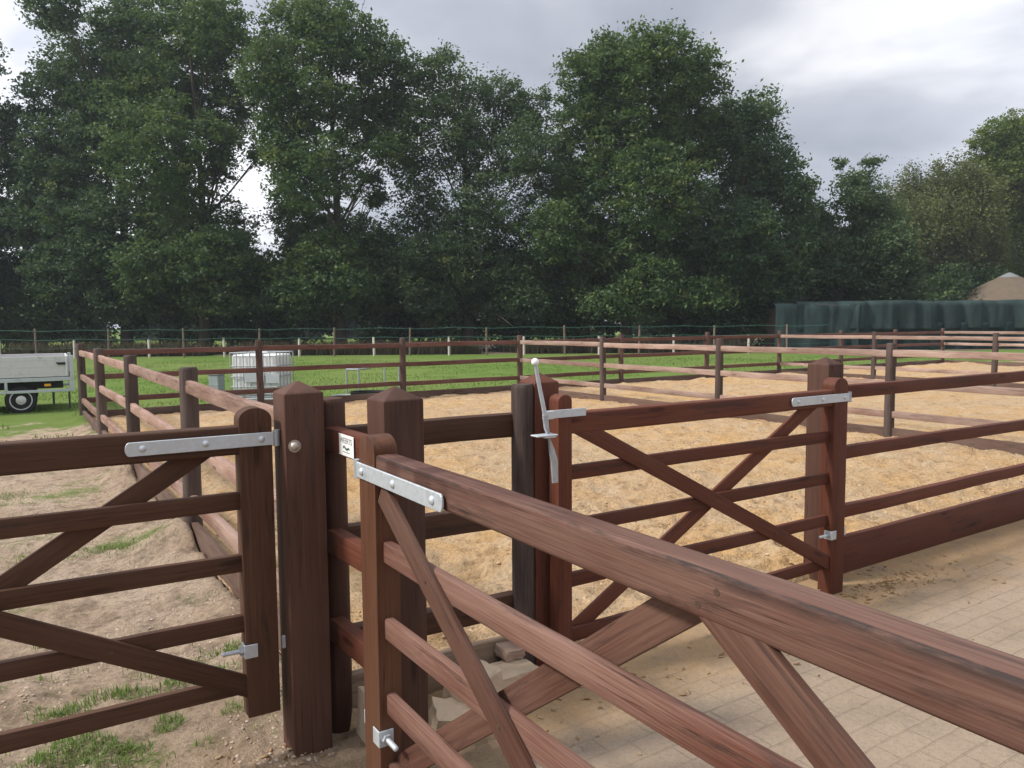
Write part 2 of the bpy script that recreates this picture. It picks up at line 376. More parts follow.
vs = np.concatenate([np.linspace(-200, -9, 12), np.linspace(-8, 1.4, 30), np.arange(1.45, 7, .035), np.arange(7, 14, .1), np.linspace(14.2, 40, 60), np.linspace(45, 500, 20)])
sheet('field', us, vs, field_h, M['field'])
def pave_h(a, b):
    drop = -.12 * np.clip((1.52 + .35 * fbm(a * 2.2, b * 2.2, 3) - a) / .3, 0, 1)
    return drop + .012 * fbm(a * 1.3, b * 1.3, 3) * np.clip((2.8 - b) / .3, .15, 1) + .006 + .03 * np.exp(-((b - 2.95) / .2) ** 2) * (1 + .15 * fbm(a * 1.5, b * 3.5, 2))
sheet('block_paving', np.concatenate([np.arange(1.2, 6, .05), np.arange(6, 20, .3)]), np.concatenate([np.linspace(-8, 0, 20), np.arange(.1, 3.0, .04)]), pave_h, M['paving'])

# ------------------------------------------------------------------ timber pieces
def round_post(name, u, v, h, mat, parent, rad=.066, lean=(0, 0)):
    bm = bmesh.new(); L = h + .25
    lathe(bm, [(rad * 1.02, -.25), (rad, h * .3), (rad * .985, h * .7), (rad * .97, h - .022), (rad * .93, h - .008), (rad * .84, h), (0.0001, h + .002)], 28)
    for vert in bm.verts:
        a = math.atan2(vert.co.y, vert.co.x); k = 1 + .03 * math.sin(3 * a + u) + .018 * math.sin(7 * a + v * 3)
        vert.co.x *= k; vert.co.y *= k
    # turn so that local X runs along the grain (upwards)
    rot = Matrix.Rotation(-math.pi / 2, 4, 'Y')
    bmesh.ops.transform(bm, matrix=rot.inverted(), verts=bm.verts)
    W = Matrix.Translation(uv(u, v)) @ Matrix.Rotation(lean[0], 4, 'X') @ Matrix.Rotation(lean[1], 4, 'Y') @ Matrix.Rotation(TH, 4, 'Z') @ rot
    return bm_obj(name, bm, mat, parent, W, smooth=True)
def kerf(n):  # little slots round the rails where they enter a post are left as real overlaps
    return n
def rail_run(fence, pts, tops, H, T, mat, kick=None, kmat=None, bev=.016, sagz=.004):
    """rails between consecutive posts; each span its own board"""
    for (a, b) in zip(pts, pts[1:]):
        d = (Vector(b) - Vector(a)).normalized(); side = Vector((-d.y, d.x, 0))
        for t in tops:
            j = lambda: random.uniform(-.008, .008)
            p0 = Vector(a) + Z * (t - H / 2 + j()); p1 = Vector(b) + Z * (t - H / 2 + j())
            board('rail', p0, p1, side, T, H, mat, fence, bev, .003)
        if kick:
            p0 = Vector(a) + Z * (kick / 2 - .03); p1 = Vector(b) + Z * (kick / 2 - .03 + random.uniform(-.01, .01))
            board('kickboard', p0, p1, side, .045, kick + .06, kmat or M['kick_wood'], fence, .005, .002)
POST_H = 1.35
RT = (1.245, .825, .41)
def fence(name, label, cells, mat, pmat, kick=.2, skip=(), H=.095, T=.055, group='post and rail fences', tops=RT, cat='fence', kmat=None):
    root = empty(name, uv(*cells[0])); tag(root, label, cat, group)
    for i, (u, v) in enumerate(cells):
        if i in skip: continue
        round_post('post', u, v, POST_H + random.uniform(-.015, .015), pmat, root, lean=(random.uniform(-.012, .012), random.uniform(-.012, .012)))
    rail_run(root, [uv(u, v) for u, v in cells], tops, H, T, mat, kick, kmat)
    return root
UL, UD, UE, UG = 1.04, 10.16, 19.66, 29.0
VF, VS, VB = 2.98, 3.069, 15.25
vrow = [VB - VS * i for i in range(4)]        # 15.25 12.18 9.11 6.04
fence('rail_fence', 'rail fence running back from the bolt-headed post to the trailer tail', [(UL + .035, VF)] + [(UL + e_, v) for v, e_ in zip(vrow[::-1], (.05, .042, .02, 0))], M['rail_wood'], M['round_wood'], skip=(0,), kick=.2)
fence('rail_fence', 'long far rail fence in front of the white tank', [(UL, VB)] + [(UL + (UD - UL) * i / 3, VB) for i in (1, 2, 3)] + [(UD + (UE - UD) * i / 3, VB) for i in (1, 2, 3)] + [(UE + (UG - UE) * i / 3, VB) for i in (1, 2, 3)], M['back_wood'], M['round_red'], skip=(0,), kick=.18)
fence('rail_fence', 'pale pinkish dividing fence across the sand, nearest one behind the latch', [(UD, VB)] + [(UD, v) for v in vrow[1:]] + [(UD, VF)], M['divider_wood'], M['round_wood'], skip=(0,), kick=.17)
fence('rail_fence', 'second dividing fence, farther right, in front of the green tarpaulin', [(UE, VB)] + [(UE, v) for v in vrow[1:]] + [(UE, VF)], M['divider_wood'], M['round_wood'], skip=(0,), kick=.17)
fence('rail_fence', 'farthest dividing fence close under the green tarpaulin at right edge', [(UG, VB)] + [(UG, v) for v in vrow[1:]], M['divider_wood'], M['round_red'], skip=(0,), kick=.17)
# front fence right of the closed gate
ff = empty('rail_fence', uv(4.25, 2.92)); tag(ff, 'front rail fence with deep kickboard beside the block paving, right of the closed gate', 'fence', 'post and rail fences')
fc = [(4.2, 2.92), (7.2, 2.92), (UD, 2.92)]
for u, v in fc[1:]: round_post('post', u, v, POST_H, M['round_wood'], ff)
rail_run(ff, [uv(*c) for c in fc], (1.25, .855, .476), .085, .055, M['red_wood'])
for a, b in zip(fc, fc[1:]): board('kickboard', uv(a[0], a[1], .13), uv(b[0], b[1], .13), V, .045, .29, M['red_wood'], ff, .005, .002)
# short panel between the corner post and the latch post
sp_ = empty('fence_panel', uv(1.075, 2.98)); tag(sp_, 'short rail panel between two round posts, behind the sticker rail', 'fence', 'post and rail fences')
round_post('post', 1.066, 2.99, 1.355, M['post_wood'], sp_, .066); round_post('post', 1.938, 2.89, 1.375, M['round_wood'], sp_, .052)
rail_run(sp_, [uv(1.066, 2.99), uv(1.925, 2.93)], (1.245, .83, .41), .11, .065, M['gate_wood'], None, None, .02)
board('kickboard', uv(1.1, 2.985, .075), uv(1.90, 2.935, .075), V, .045, .25, M['kick_pale'], sp_, .005, .002)
# short panel towards the open gate with the sticker
sk = empty('fence_panel', uv(1.1, 2.75)); tag(sk, 'very short row of three rails with a white sticker on the top one', 'fence', 'post and rail fences')
skr = []
for t in (1.25, .84, .475):
    skr.append(board('rail', uv(1.055, 2.96, t - .05), uv(1.075, 2.50, t - .05), U, .06, .098, M['red_wood'], sk, .014, .001))
# sticker: face u ~ 1.06 side
def sticker(parent):
    c = uv(1.0665 - .0325, 2.72, 1.2)
    x = -V; y = U; W = Matrix((x, y, x.cross(y))).transposed().to_4x4(); W.translation = c
    bm = bmesh.new(); box_bm(bm, .15, .0016, .08, bev=.0006, seg=1)
    st = bm_obj('sticker', bm, M['label_white'], parent, W)
    tc = bpy.data.curves.new('sticker_text', 'FONT'); tc.body = 'WEERTS'; tc.size = .029; tc.align_x = 'CENTER'; tc.extrude = .0004
    to = bpy.data.objects.new('tmp', tc); COL.objects.link(to)
    dg = bpy.context.evaluated_depsgraph_get(); me = bpy.data.meshes.new_from_object(to.evaluated_get(dg)); bpy.data.objects.remove(to)
    me.transform(Matrix.Rotation(math.pi / 2, 4, 'X'))
    # local: x right, -y... front of the sticker is +y here, so mirror the text plane round
    xs = [v.co.x for v in me.vertices]
    k = .12 / (max(xs) - min(xs))
    for v in me.vertices: v.co = Vector((v.co.x * k, -.0013, v.co.z * 1.0 + .008))
    me.materials.clear(); me.materials.append(M['print'])
    bm = bmesh.new(); bm.from_mesh(me)
    pts = [(-.03, -.010), (-.018, -.004), (-.004, -.011), (.010, -.014), (.026, -.008), (.034, -.011)]
    for (ax, az), (bx, bz) in zip(pts, pts[1:]):
        q = [bm.verts.new((ax, -.0013, az + .004)), bm.verts.new((bx, -.0013, bz + .004)), bm.verts.new((bx, -.0013, bz - .004)), bm.verts.new((ax, -.0013, az - .005))]; bm.faces.new(q)
    q = [bm.verts.new((x_, -.0013, z_)) for x_, z_ in ((-.036, -.024), (.036, -.024), (.036, -.0265), (-.036, -.0265))]; bm.faces.new(q)
    bm.to_mesh(me); bm.free()
    o = link('sticker_print', me, M['print'], parent, W); o.name = 'lettering'
sticker(skr[0])

def square_post(label, u, v, top, mat, w=.15, bolt=None, lean=0.0):
    root = empty('gate_post', uv(u, v)); tag(root, label, 'gate post', 'square gate posts')
    bm = bmesh.new(); hs = w / 2; sh = top - .045; z0 = -.3; i = .006
    # rows: bottom, shoulder, inset of the weathered top, apex
    rows = []
    def ring(h, z): return [bm.verts.new((x * h, y * h, z)) for x, y in ((-1, -1), (1, -1), (1, 1), (-1, 1))]
    a = ring(hs, z0); b = ring(hs, sh); ap = bm.verts.new((0, 0, top))
    bm.faces.new(a[::-1])
    for k in range(4):
        bm.faces.new((a[k], a[(k + 1) % 4], b[(k + 1) % 4], b[k])); bm.faces.new((b[k], b[(k + 1) % 4], ap))
    bmesh.ops.recalc_face_normals(bm, faces=bm.faces)
    es = [e for e in bm.edges if not (e.verts[0].co.z < z0 + .01 and e.verts[1].co.z < z0 + .01)]
    bmesh.ops.bevel(bm, geom=es, offset=.0055, segments=2, affect='EDGES', profile=.6)
    rot = Matrix.Rotation(-math.pi / 2, 4, 'Y')
    bmesh.ops.transform(bm, matrix=rot.inverted(), verts=bm.verts)
    W = Matrix.Translation(uv(u, v)) @ Matrix.Rotation(TH + lean, 4, 'Z') @ rot
    bm_obj('shaft', bm, mat, root, W, smooth=True)
    if bolt:
        bm = bmesh.new(); lathe(bm, [(.0001, -.016), (.009, -.0145), (.015, -.010), (.017, -.004), (.0235, -.0035), (.0235, .001)], 20, 'Y')
        bm_obj('bolt', bm, M['bolt'], root, Matrix.Translation(uv(u + bolt[0], v - w / 2 - .001, bolt[1])) @ Matrix.Rotation(TH, 4, 'Z'), smooth=True)
    return root
square_post('square dark post with a pyramid top and round bolt head on its front', .915, 2.9, 1.44, M['post_wood'], bolt=(-.042, 1.2))
square_post('square dark post with a pyramid top right behind the open gate\'s rounded stile', 1.125, 2.48, 1.435, M['post_wood'])
square_post('reddish square post with a pyramid top behind the upright latch lever', 2.045, 2.915, 1.425, M['red_wood'], w=.135)
square_post('square post with a pyramid top at the hinge end of the closed gate', 4.22, 2.93, 1.43, M['post_wood'])

def strap(parent, p_hinge, d, n, L, z, mat=None):
    """galvanised hinge strap on the face of the top rail, running from p_hinge along d, on the side n"""
    W = Matrix((d, n, d.cross(n))).transposed().to_4x4(); W.translation = p_hinge + Z * z
    bm = bmesh.new(); t = .006; w = .0245
    out = [(0, -w), (L - w * .55, -w)] + [(L - w * .55 + w * .55 * math.sin(a), -w * math.cos(a)) for a in np.linspace(.3, math.pi - .3, 7)] + [(L - w * .55, w), (0, w)]
    vs_ = [bm.verts.new((x, 0, zz)) for x, zz in out]; f = bm.faces.new(vs_)
    r = bmesh.ops.extrude_face_region(bm, geom=[f])
    for g in r['geom']:
        if isinstance(g, bmesh.types.BMVert): g.co.y += t
    es = [e for e in bm.edges if all(v.co.y > t * .5 for v in e.verts)]
    bmesh.ops.bevel(bm, geom=es, offset=.0015, segments=1, affect='EDGES')
    st = bm_obj('hinge_strap', bm, M['zinc'], parent, W)
    for x in (.045, L * .48, L - .055):
        bm = bmesh.new(); lathe(bm, [(.0125, 0), (.012, .003), (.008, .0065), (.0001, .008)], 14, 'Y', (x, t, 0))
        bm_obj('bolt', bm, M['zinc'], st, W, smooth=True)
    # knuckle at the post end
    bm = bmesh.new(); lathe(bm, [(.013, -.03), (.013, .03)], 16, 'Z', (-.012, -.004, 0)); bm_obj('knuckle', bm, M['zinc_dull'], st, W, smooth=True)
def hinge_pin(parent, p, d, n):
    """lower hinge: bracket round the stile with a threaded stub towards the rails"""
    W = Matrix((d, n, d.cross(n))).transposed().to_4x4(); W.translation = p
    bm = bmesh.new(); box_bm(bm, .006, .05, .052, (.0035, -.018, 0), .0015, 1); box_bm(bm, .045, .005, .052, (-.02, .0045, 0), .0015, 1)
    b = bm_obj('hinge_bracket', bm, M['zinc'], parent, W)
    prof = [(.0001, .0)]; x = 0
    for k in range(14): prof += [(.0088, .006 + k * .0055), (.0074, .009 + k * .0055)]
    prof.append((.0001, .085))
    bm = bmesh.new(); lathe(bm, prof, 12, 'X', (0, -.018, 0)); bm_obj('threaded_pin', bm, M['zinc'], b, W, smooth=True)
    bm = bmesh.new(); lathe(bm, [(.0001, .006), (.017, .0065), (.017, .02), (.0001, .0205)], 6, 'X', (0, -.018, 0)); bm_obj('nut', bm, M['zinc_dull'], b, W)
    bm = bmesh.new(); box_bm(bm, .03, .012, .05, (-.152, -.02, 0), .003, 1); bm_obj('eye_plate', bm, M['zinc'], b, W)

def stile(parent, p, d, n, w, t, h, mat, z0=.04):
    """upright with a half round head: w along the gate, t through it"""
    bm = bmesh.new(); r = w / 2
    out = [(-r, z0), (r, z0), (r, h - r * .75)] + [(r * math.cos(a), h - r * .75 + r * .75 * math.sin(a)) for a in np.linspace(.2, math.pi - .2, 13)] + [(-r, h - r * .75)]
    vs_ = [bm.verts.new((x, -t / 2, z)) for x, z in out]; f = bm.faces.new(vs_)
    r_ = bmesh.ops.extrude_face_region(bm, geom=[f])
    for g in r_['geom']:
        if isinstance(g, bmesh.types.BMVert): g.co.y += t
    bmesh.ops.recalc_face_normals(bm, faces=bm.faces)
    es = [e for e in bm.edges if abs(e.verts[0].co.y - e.verts[1].co.y) < 1e-6 or (abs(e.verts[0].co.x) > r - 1e-4 and abs(e.verts[0].co.x - e.verts[1].co.x) < 1e-6)]
    bmesh.ops.bevel(bm, geom=es, offset=.004, segments=2, affect='EDGES', profile=.6)
    rot = Matrix.Rotation(-math.pi / 2, 4, 'Y'); bmesh.ops.transform(bm, matrix=rot.inverted(), verts=bm.verts)
    W = Matrix((d, n, d.cross(n))).transposed().to_4x4()
    if W.to_3x3().determinant() > 0 and d.cross(n).z < 0:                 # keep local Z pointing up
        W = Matrix((-d, n, Z)).transposed().to_4x4()
    W.translation = p
    return bm_obj('stile', bm, mat, parent, W @ rot, smooth=True)
def screws(parent_piece, spots, n):
    for p in spots:
        W = Matrix.Translation(p) @ n.to_track_quat('Y', 'Z').to_matrix().to_4x4()
        bm = bmesh.new(); lathe(bm, [(.0068, -.001), (.0065, .0016), (.003, .002), (.0001, .001)], 12, 'Y'); bm_obj('screw', bm, M['rust'], parent_piece, W, smooth=True)
def gate(label, hinge, d, n, length, tops, mat, rails_h=.067, top_h=.105, stile_h=1.32, hinge_w=.13, latch_w=.095, front=(), back=(), strap_len=.46, stile_t=.085, pin_z=.42, top_t=.07, latch_h=None, mids=(), rmat=None, dz=0.0, strap_y=None, stile_z0=.04, strap_dz=0.0, bmat=None):
    """hinge = ground point at the middle of the hinge stile; d towards the latch; n = the side facing the camera"""
    rmat = rmat or mat
    root = empty('field_gate', hinge); tag(root, label, 'gate', 'wooden field gates')
    W = lambda s_, y, z: hinge + d * s_ + n * y + Z * z
    stile(root, W(0, 0, dz), d, n, hinge_w, stile_t, stile_h, mat, stile_z0)
    stile(root, W(length, 0, dz), d, n, latch_w, stile_t * .85, latch_h or stile_h - .02, mat, stile_z0)
    a, b = hinge_w / 2 - .02, length - latch_w / 2 + .02
    t0 = tops[0]
    board('top_rail', W(a, 0, t0 - top_h / 2), W(b, 0, t0 - top_h / 2), n, top_t, top_h, rmat, root, .011, .0015, 3)
    for t in tops[1:]:
        r = board('rail', W(a, 0, t - rails_h / 2), W(b, 0, t - rails_h / 2), n, .030, rails_h, rmat, root, .007, .0015)
    for lst, y in ((front, .0238), (back, -.0238)):
        for (s0, z0, s1, z1) in lst:
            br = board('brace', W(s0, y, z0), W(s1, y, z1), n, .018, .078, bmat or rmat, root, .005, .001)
            if y > 0:
                zs = [t - rails_h / 2 for t in tops[1:]]; sp = []
                for zz in zs:
                    k = (zz - z0) / (z1 - z0)
                    if .04 < k < .97: sp.append(W(s0 + (s1 - s0) * k, y + .0095, zz))
                screws(br, sp, n)
    tr = [o for o in root.children if o.name.startswith('top_rail')][0]
    screws(tr, [W(s_ + k, top_t / 2 - .0003, t0 - top_h * q) for (s_, k, q) in ([(f_[0] if f_[1] > f_[3] else f_[2], .02 * sg, q) for f_ in front for sg, q in ((1, .35), (-1, .72))]) if hinge_w < s_ + k < length - .05], n)
    strap(root, W(-hinge_w / 2 - .004, stile_t / 2 + .0015, 0), d, n, strap_len, t0 - top_h * .5 + strap_dz)
    hinge_pin(root, W(hinge_w / 2 + .001, stile_t / 2, pin_z), d, n)
    return root
TOPS = (1.28, 1.032, .795, .56, .322)
g1 = gate('dark brown barred gate at the left edge, hung beside the bolt-headed post', uv(.752, 2.935), (-U + V * .035).normalized(), (-V - U * .035).normalized(), 1.95, TOPS, M['gate_wood'], stile_h=1.345, hinge_w=.12, strap_len=.5, stile_z0=.17,
          front=[(.02, .27, 1.78, 1.2)], back=[(.17, 1.2, 1.72, .22)], pin_z=.43)
TOPS2 = (1.247, 1.002, .752, .5, .237)
g2 = gate('closed reddish barred gate with an upright latch lever, in front of the sand', uv(4.095, 2.775), -U, -V, 2.028, TOPS2, M['red_wood'], stile_h=1.315, latch_w=.076, latch_h=1.33, top_h=.097,
          front=[(.04, .2, 1.98, 1.2)], back=[(.16, 1.18, 1.98, .19)], strap_len=.53, pin_z=.38, stile_z0=.0)
TOPS3 = (1.252, .98, .735, .49, .262)
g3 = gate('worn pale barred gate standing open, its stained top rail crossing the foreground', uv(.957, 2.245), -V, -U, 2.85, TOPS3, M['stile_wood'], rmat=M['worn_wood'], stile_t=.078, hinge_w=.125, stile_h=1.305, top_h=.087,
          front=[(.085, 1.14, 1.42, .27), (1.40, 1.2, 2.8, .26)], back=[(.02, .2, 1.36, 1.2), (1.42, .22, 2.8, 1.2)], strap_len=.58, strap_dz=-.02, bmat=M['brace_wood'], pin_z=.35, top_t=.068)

# latch on the closed gate
def latch():
    base = uv(2.005, 2.715, .018)
    W = Matrix((U, -V, U.cross(-V))).transposed().to_4x4()
    Wm = Matrix((U, V, Z)).transposed().to_4x4(); Wm.translation = base
    bm = bmesh.new(); box_bm(bm, .215, .006, .036, (.055, .004, 1.232), .0015, 1); box_bm(bm, .05, .022, .036, (-.055, -.008, 1.232), .002, 1)
    pl = bm_obj('latch_plate', bm, M['zinc'], g2, Wm)
    bm = bmesh.new()
    tube(bm, [(-.136, -.028, 1.462), (-.118, -.026, 1.38), (-.098, -.024, 1.30), (-.082, -.022, 1.235)], [.0085, .009, .0095, .010], 10)
    lv = bm_obj('latch_lever', bm, M['zinc'], g2, Wm, smooth=True)
    bm = bmesh.new()
    pts = [(-.082, 1.235, .013, 0), (-.076, 1.18, .014, .3), (-.062, 1.13, .017, .9), (-.048, 1.08, .018, .4), (-.035, 1.03, .017, 0), (-.033, .98, .016, .1), (-.031, .935, .014, 0)]
    rows = []
    for x, z, w, tw in pts:
        c, s_ = math.cos(tw), math.sin(tw)
        rows.append([bm.verts.new((x + sx * w * c - sy * .0045 * s_, -.024 + sx * w * s_ + sy * .0045 * c, z)) for sx, sy in ((-1, -1), (1, -1), (1, 1), (-1, 1))])
    for a, b in zip(rows, rows[1:]):
        for i in range(4): bm.faces.new((a[i], a[(i + 1) % 4], b[(i + 1) % 4], b[i]))
    bm.faces.new(rows[0]); bm.faces.new(rows[-1])
    bm_obj('latch_blade', bm, M['zinc_dull'], lv, Wm)
    bm = bmesh.new(); bmesh.ops.create_uvsphere(bm, u_segments=16, v_segments=10, radius=.0165); bmesh.ops.translate(bm, verts=bm.verts, vec=(-.137, -.028, 1.467))
    bm_obj('knob', bm, M['ball'], lv, Wm, smooth=True)
    bm = bmesh.new(); box_bm(bm, .108, .055, .007, (-.092, -.03, 1.15), .002, 1); box_bm(bm, .06, .02, .012, (-.075, -.045, 1.145), .002, 1)
    bm_obj('catch_plate', bm, M['zinc'], g2, Wm)
latch()

# ------------------------------------------------------------------ rubble
def rock(name, label, u, v, z, size, rz, mat, seed, tilt=(0, 0), cat='rubble'):
    r = random.Random(seed); bm = bmesh.new(); box_bm(bm, *size)
    bmesh.ops.subdivide_edges(bm, edges=bm.edges[:], cuts=3, use_grid_fill=True)
    for vert in bm.verts:
        c = vert.co; m = min(size) * .05
        corner = sum(abs(c[i]) > size[i] * .49 for i in range(3))
        if corner >= 2: c *= 1 - .06 * r.random() * (corner - 1)
        c += Vector((r.uniform(-m, m), r.uniform(-m, m), r.uniform(-m, m)))
    W = Matrix.Translation(uv(u, v, z)) @ Matrix.Rotation(rz, 4, 'Z') @ Matrix.Rotation(tilt[0], 4, 'X') @ Matrix.Rotation(tilt[1], 4, 'Y')
    return tag(bm_obj(name, bm, mat, None, W), label, cat, 'broken paving lumps behind the open gate')
rock('broken_slab', 'pale flat broken slab lying against the kickboard by the latch post', 1.80, 2.80, .085, (.24, .15, .075), TH + .15, M['stone'], 1, (.1, .05))
rock('broken_brick', 'small brownish brick piece on top of the pale slab', 1.86, 2.88, .155, (.13, .09, .05), TH + .1, M['red_stone'], 2, (.15, .1))
rock('concrete_lump', 'thick grey concrete lump seen between the open gate\'s rails', 1.56, 2.70, .095, (.24, .15, .19), TH + .35, M['stone'], 3, (.05, -.1))
rock('concrete_lump', 'lower concrete lump leaning at the foot of the thick one', 1.42, 2.62, .06, (.19, .14, .13), TH - .3, M['stone'], 4, (.3, .2))
rock('broken_slab', 'pale upright slab between the dark round post and the open gate', 1.135, 2.80, .09, (.05, .16, .2), TH, M['stone'], 5, (0, .08))
rock('concrete_chip', 'small flat chip under the pale slab', 1.70, 2.68, .03, (.15, .10, .06), TH + .5, M['stone'], 6, (.1, 0))

# ------------------------------------------------------------------ trailer
def trailer():
    Y0 = 15.0; sx = Y0 / FPX
    root = empty('flatbed_trailer', (-10.8, 14.9, 0), R(31)); tag(root, 'grey drop-side trailer with one visible white wheel, parked on the grass', 'trailer')
    W = Matrix.Translation((-8.68, 15.2, 0)) @ Matrix.Rotation(R(31), 4, 'Z')
    xr = 0.0; xl = -4.1; cx = (xr + xl) / 2; L = xr - xl; wid = 1.75
    def bx(name, L_, T_, H_, c, mat, par=root, bev=.008):
        bm = bmesh.new(); box_bm(bm, L_, T_, H_, c, bev, 2); return bm_obj(name, bm, mat, par, W)
    for y, nm in ((0, 'side_panel'), (wid, 'side_panel')):
        bm = bmesh.new(); box_bm(bm, L - .12, .03, .40, (cx - .03, y, .875), .006, 2)
        for k in (-.13, .0, .13): box_bm(bm, L - .13, .004, .012, (cx - .03, y - .0165 if y == 0 else y + .0165, .875 + k), .001, 1)
        s = bm_obj(nm, bm, M['alu'], root, W)
        if y == 0:
            bm = bmesh.new(); box_bm(bm, .14, .03, .05, (xr - .17, y - .03, .93), .008, 2); tube(bm, [(xr - .1, y - .05, .93), (xr - .26, y - .052, .945)], .012, 8); bm_obj('latch', bm, M['dark_metal'], s, W)
    bx('end_panel', .03, wid, .40, (xr - .07, wid / 2, .875), M['alu']); bx('end_panel', .03, wid, .40, (xl, wid / 2, .875), M['alu'])
    for y in (0, wid): bx('corner_post', .07, .07, .70, (xr, y, .735), M['zinc'])
    bx('deck', L, wid, .05, (cx, wid / 2, .655), M['kick_wood'])
    for y in (.0, wid): bx('upper_beam', L, .06, .075, (cx, y, .625), M['zinc']); bx('lower_beam', L, .05, .055, (cx, y, .40), M['zinc'])
    for x in (xr - .03, xr - 1.1, xr - 2.6, xl + .05): bx('strut', .05, .05, .2, (x, .0, .50), M['zinc'])
    bx('chassis', L - .3, .9, .16, (cx, wid / 2, .50), M['dark_metal'])
    bx('reflector', .11, .015, .05, (xr - .42, -.035, .515), M['amber'], bev=.004)
    # axle wheels
    def wheel(x, y, s_):
        c = Vector((x, y, .24))
        Wt = W @ Matrix.Translation(c)
        bm = bmesh.new(); lathe(bm, [(.17, -.07), (.22, -.085), (.255, -.075), (.268, -.05), (.27, 0), (.268, .05), (.255, .075), (.22, .085), (.17, .07)], 40, 'Y')
        o = bm_obj('wheel', bm, M['rubber'], root, Wt, smooth=True)
        bm = bmesh.new(); lathe(bm, [(.18, -.065), (.19, -.082), (.178, -.088), (.17, -.07), (.155, -.055), (.13, -.056), (.09, -.066), (.075, -.08), (.04, -.084), (.035, -.096), (.0001, -.096)], 40, 'Y')
        r_ = bm_obj('rim', bm, M['alu'], o, Wt, smooth=True)
        bm = bmesh.new()
        for k in range(10):
            a = 2 * math.pi * k / 10; lathe(bm, [(.0001, -.064), (.017, -.0635), (.017, -.05)], 10, 'Y', (.122 * math.cos(a), 0, .122 * math.sin(a)))
        bm_obj('rim_hole', bm, M['dark_metal'], o, Wt)
    for x in (xr - .87, xr - 1.62):
        wheel(x, .075, 1); wheel(x, wid - .06, -1)
        bm = bmesh.new(); lathe(bm, [(.035, .1), (.035, wid - .1)], 12, 'Y', (x, 0, .24)); bm_obj('axle', bm, M['dark_metal'], root, W)
    bx('prop_leg', .04, .04, .30, (xr - .33, .1, .25), M['dark_metal']); bx('prop_leg', .035, .04, .36, (xr - .06, .1, .22), M['dark_metal'])
trailer()

# ------------------------------------------------------------------ water tank (caged container)
def tank():
    c = Vector((-5.42, 16.75, 0)); root = empty('caged_tank', c, R(-6)); tag(root, 'white plastic water tank in a metal cage, on the grass', 'water tank')
    W = WM[root]; w, d, h = 1.03, .9, 1.0; z0 = .14
    bm = bmesh.new(); box_bm(bm, w - .06, d - .06, h - .14, (0, 0, z0 + (h - .14) / 2 + .02), .04, 3); lathe(bm, [(.11, z0 + h - .14), (.11, z0 + h - .07), (.0001, z0 + h - .065)], 20)
    bm_obj('bottle', bm, M['white_plastic'], root, W, smooth=True)
    bm = bmesh.new()
    for k in range(8):
        x = (k / 7 - .5) * w
        for y in (-d / 2, d / 2): tube(bm, [(x, y, z0), (x, y, z0 + h - .08)], .011, 6)
    for k in range(1, 5):
        y = (k / 5 - .5) * d
        for x in (-w / 2, w / 2): tube(bm, [(x, y, z0), (x, y, z0 + h - .08)], .011, 6)
    for z in (z0, z0 + .2, z0 + .42, z0 + .64, z0 + h - .08):
        q = [(-w / 2, -d / 2, z), (w / 2, -d / 2, z), (w / 2, d / 2, z), (-w / 2, d / 2, z), (-w / 2, -d / 2, z)]
        for a, b in zip(q, q[1:]): tube(bm, [a, b], .011, 6)
    bm_obj('cage', bm, M['zinc_dull'], root, W)
    bm = bmesh.new(); box_bm(bm, .44, .008, .3, (.02, -d / 2 - .016, z0 + .45), .004, 1); box_bm(bm, .30, .008, .2, (.42, -d / 2 - .016, z0 + .38), .004, 1); bm_obj('name_plate', bm, M['zinc'], root, W)
    bm = bmesh.new()
    for y in (-.42, 0, .42): box_bm(bm, w, .12, .1, (0, y, .06), .01, 1)
    for x in (-.5, 0, .5): box_bm(bm, .12, d, .03, (x, 0, .125), .005, 1)
    bm_obj('pallet', bm, M['zinc_dull'], root, W)
tank()
def grey_box():
    c = Vector((-6.02, 15.7, 0)); root = empty('feed_box', c, R(-14)); tag(root, 'upright grey box standing left of the white tank', 'box'); W = WM[root]
    bm = bmesh.new(); box_bm(bm, .23, .23, .64, (0, 0, .32), .025, 3)
    for z in (.15, .3, .45): box_bm(bm, .24, .24, .02, (0, 0, z), .008, 1)
    bm_obj('body', bm, M['grey_plastic'], root, W); bm = bmesh.new(); box_bm(bm, .26, .26, .05, (0, 0, .665), .015, 2); bm_obj('lid', bm, M['grey_plastic'], root, W)
grey_box()
def trestle():
    c = Vector((-3.45, 18.8, 0)); root = empty('metal_trestle', c, R(0)); tag(root, 'low grey metal frame on four thin legs behind the far fence', 'metal frame')
    P_ = [(-3.81, 17.75), (-3.53, 17.73), (-3.29, 19.9), (-2.98, 20.3)]
    Wi = Matrix.Identity(4)
    for x, y in P_:
        bm = bmesh.new(); tube(bm, [(x, y, -.03), (x, y, .61)], .022, 8); bm_obj('leg', bm, M['zinc_dull'], root, Wi)
    bm = bmesh.new()
    for a, b in ((0, 1), (1, 3), (3, 2), (2, 0)): tube(bm, [(*P_[a], .61), (*P_[b], .61)], .022, 8)
    bm_obj('top_frame', bm, M['zinc_dull'], root, Wi)
trestle()
def tub(name, label, x, y, rx, ry, h):
    root = empty(name, (x, y, 0)); tag(root, label, 'feed tub', 'feed tubs behind the far fence')
    bm = bmesh.new(); lathe(bm, [(.0001, .012), (.84, .012), (.92, h - .01), (1.0, h), (1.0, h - .02), (.96, h - .03), (.88, 0), (.0001, 0)], 28)
    for v in bm.verts: v.co.x *= rx; v.co.y *= ry
    bm_obj('bowl', bm, M['rubber'] if rx > .3 else M['grey_plastic'], root, Matrix.Translation((x, y, .0)), smooth=True)
tub('feed_tub', 'low wide black tub on the grass under the metal frame', -3.2, 17.15, .42, .35, .16)
